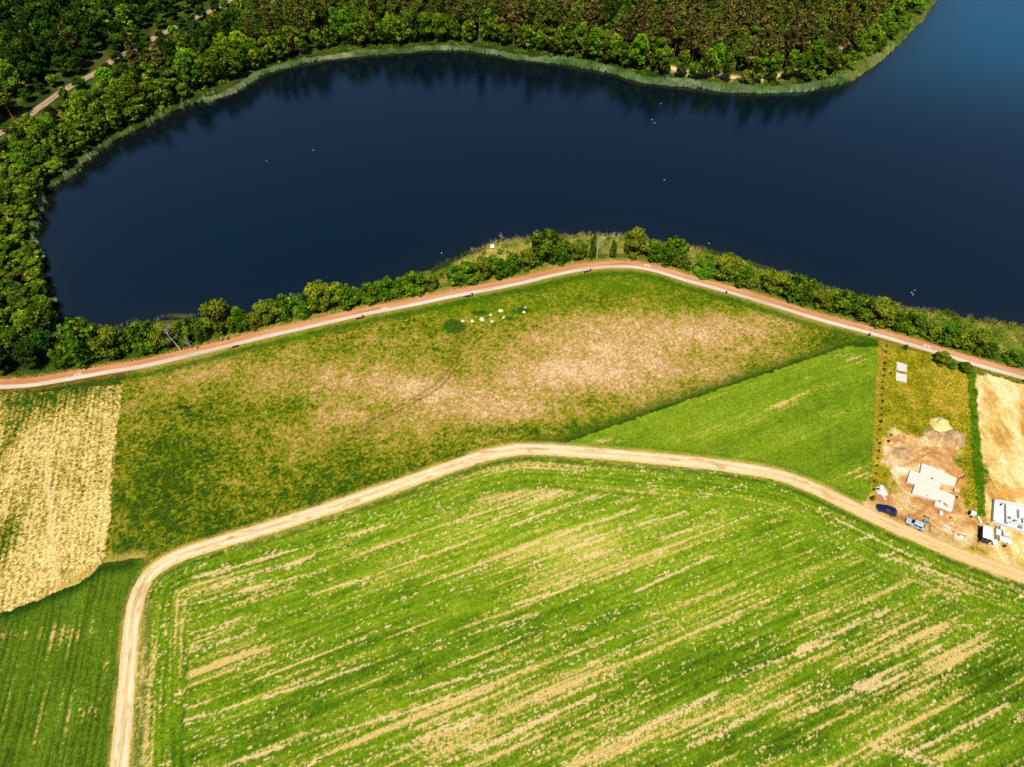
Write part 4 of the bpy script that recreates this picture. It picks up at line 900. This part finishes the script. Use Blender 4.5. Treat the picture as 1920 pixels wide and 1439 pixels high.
# ------------------------------------------------------------------ people
def skinmesh(name, J, E, R, m, parent, sub=1):
    me = bpy.data.meshes.new(name); ks = list(J); me.from_pydata([J[k] for k in ks], [(ks.index(a), ks.index(b)) for a, b in E], []); me.materials.append(m)
    o = bpy.data.objects.new(name, me); COL.objects.link(o); o.parent = parent
    md = o.modifiers.new('skin', 'SKIN'); sv = me.skin_vertices[0].data if me.skin_vertices else None
    if sv is None:
        bpy.context.view_layer.objects.active = o; bpy.context.view_layer.update(); sv = me.skin_vertices[0].data
    for i, k in enumerate(ks): sv[i].radius = (R[k], R[k]); sv[i].use_root = (i == 0)
    s = o.modifiers.new('sub', 'SUBSURF'); s.levels = sub; s.render_levels = sub; return o
def person(px, py, a, top, legs, label, h=1.75, armf=.25, hair=P_HAIR):
    x, y = at(px, py); e = thing('person', label, 'person', (x, y, .11), a); s = h/1.75
    J = {'pel': (0, 0, .95), 'sp': (0, 0, 1.15), 'ch': (0, 0, 1.36), 'nk': (0, 0, 1.5), 'hd': (.02, 0, 1.60), 'hd2': (.03, 0, 1.69)}; R = {'pel': .14, 'sp': .12, 'ch': .14, 'nk': .05, 'hd': .09, 'hd2': .085}
    E = [('pel', 'sp'), ('sp', 'ch'), ('ch', 'nk'), ('nk', 'hd'), ('hd', 'hd2')]
    for t, g in (('l', 1), ('r', -1)):
        f = armf*g; J.update({t+'sh': (0, g*.19, 1.42), t+'el': (-f*.3, g*.25, 1.13), t+'wr': (f*.5+.08, g*.24, .90), t+'pa': (f*.6+.1, g*.24, .83), t+'hp': (0, g*.1, .9), t+'kn': (.12*g*.9+.03, g*.11, .5), t+'an': (.2*g, g*.11, .09), t+'to': (.2*g+.15, g*.12, .03)})
        R.update({t+'sh': .06, t+'el': .042, t+'wr': .03, t+'pa': .036, t+'hp': .09, t+'kn': .06, t+'an': .042, t+'to': .036})
        E += [('ch', t+'sh'), (t+'sh', t+'el'), (t+'el', t+'wr'), (t+'wr', t+'pa'), ('pel', t+'hp'), (t+'hp', t+'kn'), (t+'kn', t+'an'), (t+'an', t+'to')]
        p = J[t+'pa']
        for q in range(5):
            fl = (.075, .085, .08, .06, .06)[q]; ox = (q-1.5)*.02 if q < 4 else .035
            J[t+'f%d' % q] = (p[0]+ox+(.02 if q == 4 else 0), p[1]-g*.01, p[2]-(fl if q < 4 else .035)); R[t+'f%d' % q] = .009; E.append((t+'pa', t+'f%d' % q))
    J = {k: tuple(c*s for c in v) for k, v in J.items()}
    skinmesh('body', J, E, R, P_SKIN, e)
    sh = {k: J[k] for k in ('sp', 'ch', 'lsh', 'rsh', 'lel', 'rel')}; sh['pel'] = tuple(np.array(J['pel'])+(0, 0, .02))
    skinmesh('shirt', sh, [('sp', 'pel'), ('sp', 'ch'), ('ch', 'lsh'), ('ch', 'rsh'), ('lsh', 'lel'), ('rsh', 'rel')], {'sp': .155, 'ch': .18, 'lsh': .085, 'rsh': .085, 'lel': .06, 'rel': .06, 'pel': .16}, top, e)
    tr = {k: J[k] for k in ('pel', 'lhp', 'rhp', 'lkn', 'rkn', 'lan', 'ran')}
    skinmesh('trousers', tr, [('pel', 'lhp'), ('pel', 'rhp'), ('lhp', 'lkn'), ('rhp', 'rkn'), ('lkn', 'lan'), ('rkn', 'ran')], {'pel': .155, 'lhp': .115, 'rhp': .115, 'lkn': .08, 'rkn': .08, 'lan': .06, 'ran': .06}, legs, e)
    skinmesh('hair', {'a': (-.015*s, 0, 1.70*s), 'b': (-.05*s, 0, 1.63*s)}, [('a', 'b')], {'a': .1, 'b': .09}, hair, e)
    face = bx('face', [(.1*s, .03, 1.67*s, .012, .02, .012), (.1*s, -.03, 1.67*s, .012, .02, .012), (.115*s, 0, 1.635*s, .03, .02, .03), (.1*s, 0, 1.595*s, .012, .045, .01)], P_HAIR, e)
    return e
C_YEL = paint('yellow_shirt', (236, 226, 90)); C_WHT = paint('white_shirt', (246, 244, 236)); C_TEAL = paint('dark_teal_cloth', (30, 70, 76)); C_NAVY = paint('dark_cloth', (34, 32, 44)); C_JEAN = paint('blue_cloth', (60, 76, 110))
person(371, 655, .3, C_YEL, C_NAVY, 'person in a yellow top walking on the red path by the dead tree')
person(417, 640, 1.2, C_WHT, C_JEAN, 'person in a white top on the verge, left of the pair', 1.55)
person(428, 638.5, 2.4, C_WHT, C_TEAL, 'person in white and dark teal on the verge, right of the pair')
person(1803, 899, 3.0, C_NAVY, C_NAVY, 'worker in dark clothes standing beside the foundation slab')
# ------------------------------------------------------------------ benches and bins along the path
def tang(x, y):
    P = np.array(PATH); i = int(np.argmin(np.hypot(P[:, 0]-x, P[:, 1]-y))); i = min(max(i, 1), len(P)-2); d = P[i+1]-P[i-1]; return math.atan2(d[1], d[0])
def bench(px, py, label):
    x, y = at(px, py); e = thing('bench', label, 'bench', (x, y, .03), tang(x, y), 'benches on the field side of the path')
    bx('seat', [(0, yy, .45, 1.8, .12, .04) for yy in (-.15, 0, .15)], P_DWOOD, e); bx('backrest', [(0, -.25, .66, 1.8, .04, .1), (0, -.28, .82, 1.8, .04, .1)], P_DWOOD, e)
    for g in (-1, 1): bx('leg', [(g*.7, 0, .215, .08, .42, .43), (g*.7, -.25, .62, .07, .05, .4)], P_DARK, e)
for px, py, l in ((442,651.5,'dark bench nearest the walkers, at the left of the path'),(673,599,'dark bench below the second bicycle symbol'),(877,557.5,'dark bench above the pale heaps in the meadow'),(1099,511.5,'dark bench just left of the path crest')): bench(px, py, l)
def bin_(px, py, label):
    x, y = at(px, py); e = thing('litter_bin', label, 'litter bin', (x, y, .03), tang(x, y), 'litter bins on the field side of the path')
    cyl('post', .04, 1.25, P_DARK, (0, 0, .6), parent=e, n=8); cyl('container', .22, .62, P_DARK, (.0, .1, .62), parent=e, r2=.25); cyl('lid', .28, .06, P_DARK, (0, .1, 1.06), parent=e, r2=.2)
for px, py, l in ((681,597,'dark litter bin beside the bench below the second symbol'),(885.5,555.5,'dark litter bin beside the bench above the pale heaps'),(1107,510,'dark litter bin beside the bench at the crest'),(1361,552,'lone dark litter bin facing the wide dark bush'),(1628.5,631,'lone dark litter bin at the corner of the meadow'),(1918,717,'dark litter bin at the right edge of the photo')): bin_(px, py, l)
# ------------------------------------------------------------------ pale heaps in the meadow
HC = [(0, C(176, 156, 50)), (.35, C(232, 212, 140)), (1, C(255, 250, 232))]
for i, (px, py, r, l) in enumerate(((868.5,603.5,5.5,'pale heap nearest the dark weed patch'),(885.5,603,5.5,'small yellowish heap, second from the weed patch'),(903.5,599.5,8,'largest white heap of the meadow'),(920.5,592,4.5,'small yellow heap above the others, in the middle'),(922,603,6,'speckled yellow heap below the small middle one'),(938,583.5,7.5,'wide heap, topmost of the group'),(945,596.5,6,'oval white heap right of the middle'),(967,582,5.5,'yellowish heap left of the last white one'),(982.5,587.5,6,'white heap at the right end of the group'),(985,578,4,'tiny pale heap above the right end one'))):
    x, y = at(px, py); s = depth(px, py)/F; mound('sand_heap', x, y, r*s, r*s*.85, .55, HC, 20+i, l, 'heap', 'pale heaps dumped in the meadow', .5, 14)
# ------------------------------------------------------------------ building plot with the foundation slab
SC1 = [(0, C(176, 134, 98)), (.5, C(200, 162, 122)), (1, C(220, 190, 150))]; SC2 = [(0, C(236, 196, 110)), (.5, C(250, 224, 160)), (1, C(255, 240, 200))]
for i, (px, py, r, h, cc, l) in enumerate(((1761,798,25,1.9,SC2,'pale yellow sand heap, farthest up the plot'),(1787,823,25,2.0,SC1,'round greyish sand heap on the right of the plot'),(1750,818,19,1.3,SC1,'greyish sand heap in the middle of the three'),(1692,852,24,1.0,SC1,'low sandy heap left of the foundation'))):
    x, y = at(px, py); s = depth(px, py)/F; mound('sand_heap', x, y, r*s, r*s, h, cc, 40+i, l, 'heap', 'soil heaps on the building plot', .22)
x, y = Z2(290, 710); mound('gravel_heap', x, y, 1.9, 2.9, .45, [(0, C(206, 200, 190)), (.5, C(236, 230, 220)), (1, C(255, 252, 246))], 50, 'whitish gravel heap behind the dark blue car', 'heap', None, .6)
PA = [Z2(*p, .7) for p in ((925,250),(1470,490),(1432,600),(1215,555),(1150,825),(770,715),(822,572),(688,530),(740,368),(895,412))]
e = thing('foundation_slab', 'large pale L-shaped foundation slab on bare sand', 'foundation', (0, 0, 0)); prism('slab', PA, -.05, .66, P_SLAB, e)
bx('edge_board', [(w[0], w[1], .36, w[2]+.1, w[3], .76, w[4]) for w in walls(PA, .16)], P_WHITE, e)
PB = [Z2(*p, .5) for p in ((1200,668),(1442,765),(1388,1010),(1120,912))]
e = thing('foundation_slab', 'smaller foundation slab with reddish clay patches on top', 'foundation', (0, 0, 0)); prism('slab', PB, -.05, .46, P_SLAB, e)
bx('edge_board', [(w[0], w[1], .26, w[2]+.1, w[3], .6, w[4]) for w in walls(PB, .14)], P_WHITE, e)
x, y = Z2(1200, 850, .46); mound('clay_heap', x, y, .55, .42, .22, [(0, C(190, 100, 66)), (1, C(226, 146, 108))], 60, 'small reddish clay heap on the left of the smaller slab', 'heap', None, .4, 8).location.z = .46
x, y = Z2(1295, 905, .46); o = mound('clay_heap', x, y, .95, .42, .24, [(0, C(190, 100, 66)), (1, C(226, 146, 108))], 61, 'long reddish clay heap on the lower edge of the smaller slab', 'heap', None, .4, 8); o.location.z = .46; o.rotation_euler.z = -.95
def item(name, p, L, m, label, cat, rz=0, bev=.01):
    o = bx(name, L, m, None, bev); o.location = (p[0], p[1], .03); o.rotation_euler.z = rz; return tag(o, label, cat)
SA = ang2(Z2(960, 270), Z2(1470, 490))
item('timber_block', Z2(1080, 490, .7), [(0, 0, .71, .62, .18, .12), (.05, .16, .70, .3, .1, .1)], P_DWOOD, 'small dark timber piece lying in the middle of the large slab', 'timber', SA)
item('timber_block', Z2(1005, 755, .7), [(0, 0, .71, .24, .22, .14), (.1, .1, .79, .16, .1, .06)], P_GREY, 'grey offcut near the lower edge of the large slab', 'timber', SA)
item('insulation_board', Z2(872, 280), [(0, 0, .06, .16, .9, .06, .2), (.22, .1, .05, .12, .6, .05, -.1)], P_WHITE, 'white strip boards lying left of the large slab', 'board', SA)
cyl('tub', .3, .42, P_YEL, (*Z2(1400, 590), .24), r2=.36); tag(bpy.context.scene.objects['tub'], 'yellow tub beside the large slab', 'tub')
cyl('bucket', .2, .34, P_ORG, (*Z2(1365, 1115), .2), r2=.26); tag(bpy.context.scene.objects['bucket'], 'orange bucket between the slab and the white trailer', 'bucket')
item('block_pallet', Z2(1450, 700), [(0, 0, .07, 1.2, 1.0, .12), (0, 0, .46, 1.1, .92, .62)], paint('sandstone_blocks', (228, 204, 152), .9, noise=.15, nscale=6), 'beige block pallet touching the smaller slab', 'pallet', SA)
item('toolbox', Z2(1465, 790), [(0, 0, .18, .5, .3, .32), (0, 0, .37, .2, .05, .05)], P_DARK, 'dark toolbox below the beige block pallet', 'toolbox', SA)
item('material_bag', Z2(1205, 1045), [(0, -.1, .35, .75, .95, .68), (.1, .5, .2, .5, .3, .35)], P_WHITE, 'white bulk bag leaning below the smaller slab', 'bag', SA+.2, .09)
item('tool_bundle', Z2(1190, 985), [(0, 0, .1, .7, .07, .06, .3), (.05, .05, .14, .6, .06, .05, -.5), (-.1, .1, .1, .4, .08, .06, 1)], P_GREY, 'grey tool bundle above the white bulk bag', 'tools')
item('sack', Z2(215, 665), [(0, 0, .5, .3, .4, .22)], P_DARK, 'small dark sack on the gravel heap', 'sack', .3, .06)
item('sack', Z2(245, 665), [(0, 0, .5, .4, .4, .22)], P_WHITE, 'white sack on the gravel heap beside the dark one', 'sack', .1, .06)
item('offcut', Z2(705, 1062), [(0, 0, .08, .4, .14, .12), (0, .1, .06, .22, .1, .1)], P_DARK, 'dark offcut on the sand above the silver car', 'timber', -.9)
item('timber_pile', Z2(985, 1105), [(-.35, .2, .12, .5, .4, .2, .3), (.1, -.05, .1, .9, .12, .1, -.5), (.3, -.25, .12, .6, .14, .14, -.6), (-.1, .1, .2, .5, .1, .1, 1.0), (.45, -.1, .08, .5, .1, .1, .4)], P_DWOOD, 'dark scrap timber pile behind the silver car', 'timber')
def wheelbarrow(p, a):
    e = thing('wheelbarrow', 'turquoise wheelbarrow beside the silver car', 'wheelbarrow', (*p, .03), a)
    V = [(-.35, -.25, .35), (.3, -.2, .35), (.3, .2, .35), (-.35, .25, .35), (-.5, -.36, .62), (.5, -.32, .62), (.5, .32, .62), (-.5, .36, .62)]
    poly_mesh('tray', V, [(0, 1, 2, 3), (0, 4, 5, 1), (1, 5, 6, 2), (2, 6, 7, 3), (3, 7, 4, 0)], [P_CYAN], e)
    for g in (-1, 1):
        bx('handle', [(-.25, g*.27, .38, 1.4, .04, .04)], P_DARK, e); bx('leg', [(-.3, g*.25, .18, .04, .04, .36)], P_DARK, e)
    cyl('wheel', .19, .08, P_TYRE, (.62, 0, .19), (math.pi/2, 0, 0), e)
wheelbarrow(Z2(968, 1180), SA)
def trestle(name, p, a, L, label, cat='trestle'):
    e = thing(name, label, cat, (*p, .03), a)
    for g in (-1, 1): bx('rail', [(0, g*.16, .1+.12*(g > 0), L, .06, .06)], P_WOOD, e)
    for i in range(6): bx('rung', [(-L/2+.2+i*(L-.4)/5, 0, .2, .05, .44, .05)], P_WOOD, e)
trestle('ladder', Z2(1047, 1270), ang2(Z2(1035, 1370), Z2(1052, 1180)), 2.9, 'wooden ladder lying right of the silver car', 'ladder')
def profile_frame(pts, label):
    e = thing('timber_rack', label, 'timber frame', (*pts[0], .03)); o = pts[0]
    for p in pts: bx('post', [(p[0]-o[0], p[1]-o[1], .5, .07, .07, 1.0)], P_WOOD, e)
    for a, b in zip(pts[:-1], pts[1:]): bx('rail', [((a[0]+b[0])/2-o[0], (a[1]+b[1])/2-o[1], .86, math.dist(a, b), .04, .12, ang2(a, b))], P_WOOD, e)
profile_frame([Z2(1400, 1350), Z2(1480, 1400), Z2(1500, 1400), Z2(1600, 1430)], 'low brown timber frame beside the lane, left of the black-sided cabin')
profile_frame([Z2(1460, 560), Z2(1500, 500), Z2(1455, 600)], 'thin brown timber frame at the right corner of the large slab')
e = thing('site_trailer', 'small white box trailer with a dark side near the hedge strip', 'trailer', (*Z2(1690, 1075), .03), SA)
bx('box', [(.1, 0, .95, 1.1, .95, .95)], P_WHITE, e, .03); bx('rear_panel', [(-.47, 0, .9, .03, .85, .8)], P_DARK, e); bx('drawbar', [(-.95, -.1, .4, .9, .08, .07), (0, 0, .43, 1.2, .8, .06)], P_DARK, e)
for g in (-1, 1): cyl('wheel', .25, .14, P_TYRE, (.1, g*.55, .25), (math.pi/2, 0, 0), e)
# ------------------------------------------------------------------ second plot: cabin, block walls, packs
roof = [Z3(*p, 2.1) for p in ((612,822),(770,845),(775,1088),(604,1042))]
CA = ang2(roof[3], roof[0]); cw = math.dist(roof[0], roof[1]); cl = math.dist(roof[0], roof[3]); cx = sum(p[0] for p in roof)/4; cy = sum(p[1] for p in roof)/4
e = thing('site_cabin', 'tall white-roofed site cabin with a black side and open steel front', 'cabin', (cx, cy, .03), CA)
print('CABIN', cw, cl)
DKG = paint('dark_green_sheet', (26, 40, 38), .6)
bx('shell', [(0, 0, 1.05, cl, cw, 2.0)], DKG, e); bx('roof', [(0, 0, 2.1, cl+.08, cw+.08, .1)], P_WHITE, e, .02)
g_ = [(-cl/2-.75, yy, 1.0, .06, .06, 2.0) for yy in (-cw/2, 0, cw/2)]+[(-cl/2-.75, 0, 2.0, .06, cw, .06), (-cl/2-.75, 0, 1.1, .06, cw, .05)]+[(-cl/2-.38, yy, 2.0, .76, .06, .05) for yy in (-cw/2, 0, cw/2)]
bx('front_frame', g_, P_STEEL, e); bx('front_panel', [(-cl/2-.03, 0, 1.0, .04, cw*.9, 1.8)], P_DARK, e)
PF2_ = [Z3(*p, .35) for p in ((800,385),(1500,520),(1480,1000),(772,755))]
e = thing('foundation_slab', 'white foundation with rising block walls at the right edge of the photo', 'foundation', (0, 0, 0)); prism('slab', PF2_, -.05, .3, P_WHITE, e)
L = [(w[0], w[1], .55, w[2]+.2, w[3], 1.1, w[4]) for w in walls(PF2_, .3)]; bx('outer_wall', L, P_WHITE, e)
def seg3(a, b, w=.2, h=.9): a = Z3(*a, .8); b = Z3(*b, .8); return ((a[0]+b[0])/2, (a[1]+b[1])/2, .3+h/2, math.dist(a, b), w, h, ang2(a, b))
bx('inner_wall', [seg3((1015,440),(1022,780)), seg3((1245,540),(1252,690), .2, .97), seg3((1100,760),(1343,800), .24, .7), seg3((1330,690),(1325,800), .2, .8)], P_WHITE, e)
for i, (x_, y_, r_, m_, l) in enumerate(((1075,690,.5,P_GREY,'grey block stack inside the walls, left of the darker one'),(1170,750,.62,P_GREY,'grey block stack in the middle of the second foundation'),(1270,860,.7,P_GREY,'tall grey block stack near the lower wall of the second foundation'),(925,450,.3,P_DARK,'small dark item on the upper floor of the second foundation'),(1022,800,.45,P_GREY,'grey block stack at the end of the inner wall'))):
    item('block_stack' if m_ is P_GREY else 'toolbox', Z3(x_, y_, .5), [(0, 0, .34+.25, r_, r_*.9, .5), (r_*.1, 0, .95, r_*.7, r_*.8, .22)], m_, l, 'block stack' if m_ is P_GREY else 'toolbox', SA+.1)
for i, (x_, y_, sx_, sy_, h_, r_, l) in enumerate(((800,1140,1.0,1.3,.7,.5,'white foil-wrapped pack right of the cabin front'),(870,950,1.1,1.5,.6,.1,'white foil-wrapped pack between the cabin and the walls'),(960,1080,1.6,1.3,.5,.15,'widest white foil-wrapped pack below the walls'),(1060,1120,1.0,1.3,.6,.5,'white foil-wrapped pack farthest from the cabin'),(950,880,1.0,.9,.5,0,'white foil-wrapped pack nearest the lower wall'),(1010,990,1.3,.9,.65,.3,'white foil-wrapped pack in the middle of the group'))):
    item('wrapped_pack', Z3(x_, y_, .3), [(0, 0, .07, sx_*.95, sy_*.95, .12), (0, 0, .14+h_/2, sx_, sy_, h_)], P_WHITE, l, 'pack', SA+r_, .06)
for x_, y_, l in ((852,860,'dark grey crate above the white packs, left one'),(948,908,'dark grey crate above the white packs, right one'),(700,800,'blue-grey crate at the upper right corner of the cabin'),(990,1195,'dark crate at the foot of the white packs')):
    item('crate', Z3(x_, y_, .2), [(0, 0, .25, .5, .4, .45), (0, 0, .5, .54, .06, .06), (.25, 0, .5, .06, .4, .06)], P_GREY if 'grey' in l else P_DARK, l, 'crate', .4)
item('scaffold_bundle', Z3(820, 1010), [(-.1, 0, .2, .12, 2.2, .1), (.1, .1, .2, .1, 2.0, .1), (.3, 0, .25, .14, 1.8, .1)], P_STEEL, 'grey steel tube bundle along the right side of the cabin', 'tubes', -.45)
item('sheet_stack', Z3(530, 740), [(0, 0, .25, .45, 1.9, .45), (.03, -.1, .5, .38, 1.6, .06)], P_WHITE, 'narrow white sheet stack in the hedge strip above the cabin', 'sheets', -.05)
item('marker_post', Z3(515, 1120), [(0, 0, .5, .1, .1, 1.0), (0, .1, .1, .4, .3, .15)], P_ORG, 'orange-brown post at the foot of the cabin', 'post')
item('marker_post', at(1814, 697), [(0, 0, .8, .14, .14, 1.6), (0, 0, 1.62, .2, .2, .06)], P_WHITE, 'white boundary post among the three bushes on the field side', 'post')
item('marker_post', at(1661, 651), [(0, 0, .6, .1, .1, 1.2), (0, 0, 1.22, .14, .14, .05)], P_DWOOD, 'dark boundary post at the top of the young shrub line', 'post')
# two pale slotted slabs on the grass
for i, (q, l) in enumerate(((((1681.5,678.5),(1701,684),(1700,698.5),(1681,693.5)), 'pale rectangular slab with rows of slots, upper of the two'), (((1680,698.5),(1700.5,703),(1699.5,717.5),(1680,713)), 'plain pale rectangular slab, lower of the two'))):
    P = [at(*p, .3) for p in q]; e = thing('concrete_slab', l, 'slab', (0, 0, 0)); prism('slab', P, .02, .3, P_SLAB, e)
    P = np.array(P); L = []
    a_ = ang2(P[0], P[1])
    for r in range(5 if i == 0 else 3):
        for c in range(7):
            u_, v_ = (c+.7)/7.4, ((r+1.6)/6 if i == 0 else (r+1)/4); pt = (P[0]*(1-u_)+P[1]*u_)*(1-v_)+(P[3]*(1-u_)+P[2]*u_)*v_; L.append((pt[0], pt[1], .302, .1 if i == 0 else .05, .22 if i == 0 else .1, .012, a_))
    bx('slots', L, P_GREY, e)
# ------------------------------------------------------------------ lake shore: board, stones, birds; lamps in the wood
x, y = at(923, 467); e = thing('notice_board', 'white square board on posts at the near waterline', 'board', (x, y, 0), .35)
o = bx('panel', [(0, 0, 0, 1.4, 1.2, .05)], P_WHITE, e); o.location = (0, 0, 1.1); o.rotation_euler = (math.radians(35), 0, 0)
for g in (-1, 1): bx('post', [(g*.6, .1, .5, .08, .08, 1.1)], P_WOOD, e)
for px, py, r_, l in ((661,552,.8,'white boulder on the bank, left of the upright bush'),(674,556,.45,'small white boulder right of the bigger one')):
    x, y = at(px, py); mound('boulder', x, y, r_, r_*.8, r_*1.2, [(0, C(220, 214, 196)), (1, C(255, 252, 240))], int(px), l, 'boulder', None, .3, 8)
def bird(px, py, a, label, s=1.0):
    x, y = at(px, py, -.3); e = thing('swan', label, 'bird', (x, y, -.34), a, 'white birds floating on the lake'); e.scale = (.5, .5, .5)
    skinmesh('body', {'b': (0, 0, .1), 't': (-.42, 0, .2), 'c': (.25, 0, .14), 'n1': (.38, 0, .35), 'n2': (.36, 0, .55), 'h': (.44, 0, .62)}, [('b', 't'), ('b', 'c'), ('c', 'n1'), ('n1', 'n2'), ('n2', 'h')], {'b': .22, 't': .06, 'c': .17, 'n1': .06, 'n2': .045, 'h': .06}, P_WHITE, e)
    bx('beak', [(.53, 0, .61, .1, .035, .03)], P_ORG, e)
    for g in (-1, 1): mound('wing', -.06, g*.12, .34, .12, .14, [(0, C(244, 244, 240)), (1, C(255, 255, 252))], 3, parent=e, n=6).location.z = .2
for px, py, l in ((500,302.5,'white bird, leftmost on the lake'),(587.5,282.5,'white bird right of the leftmost one'),(1239,195,'white bird inside the dark tree reflection'),(1222.5,225,'upper white bird of the pair below the dark reflection'),(1227,231,'lower white bird of the pair below the dark reflection'),(1245.5,338,'single white bird in the middle of the open lake'),(1709,549,'left white bird of the trio off the right bank'),(1715,544.5,'upper right white bird of the trio off the right bank'),(1711.5,553,'lowest white bird of the trio off the right bank'),(1329,457,'white bird close to the reeds right of the crest'),(828,475,'white bird in the dark shallows left of the board')): bird(px, py, random.uniform(0, 6.28), l)
def lamp(px, py, a, label):
    x, y = at(px, py); e = thing('street_lamp', label, 'street lamp', (x, y, .1), a, 'street lamps along the railway')
    cyl('pole', .13, 8.0, P_STEEL, (0, 0, 4.0), parent=e, r2=.08, n=10); bx('arm', [(.6, 0, 8.0, 1.3, .08, .08)], P_STEEL, e); bx('lamp_head', [(1.3, 0, 7.96, .7, .26, .12)], P_STEEL, e, .03)
for px, py, a, l in ((9,256,2.2,'street lamp at the left edge above the railway'),(361,68,2.2,'street lamp by the railway gap, right one'),(246,100,2.2,'street lamp by the forest road, middle one'),(128,166,2.4,'street lamp by the open stretch of the forest road')): lamp(px, py, a, l)
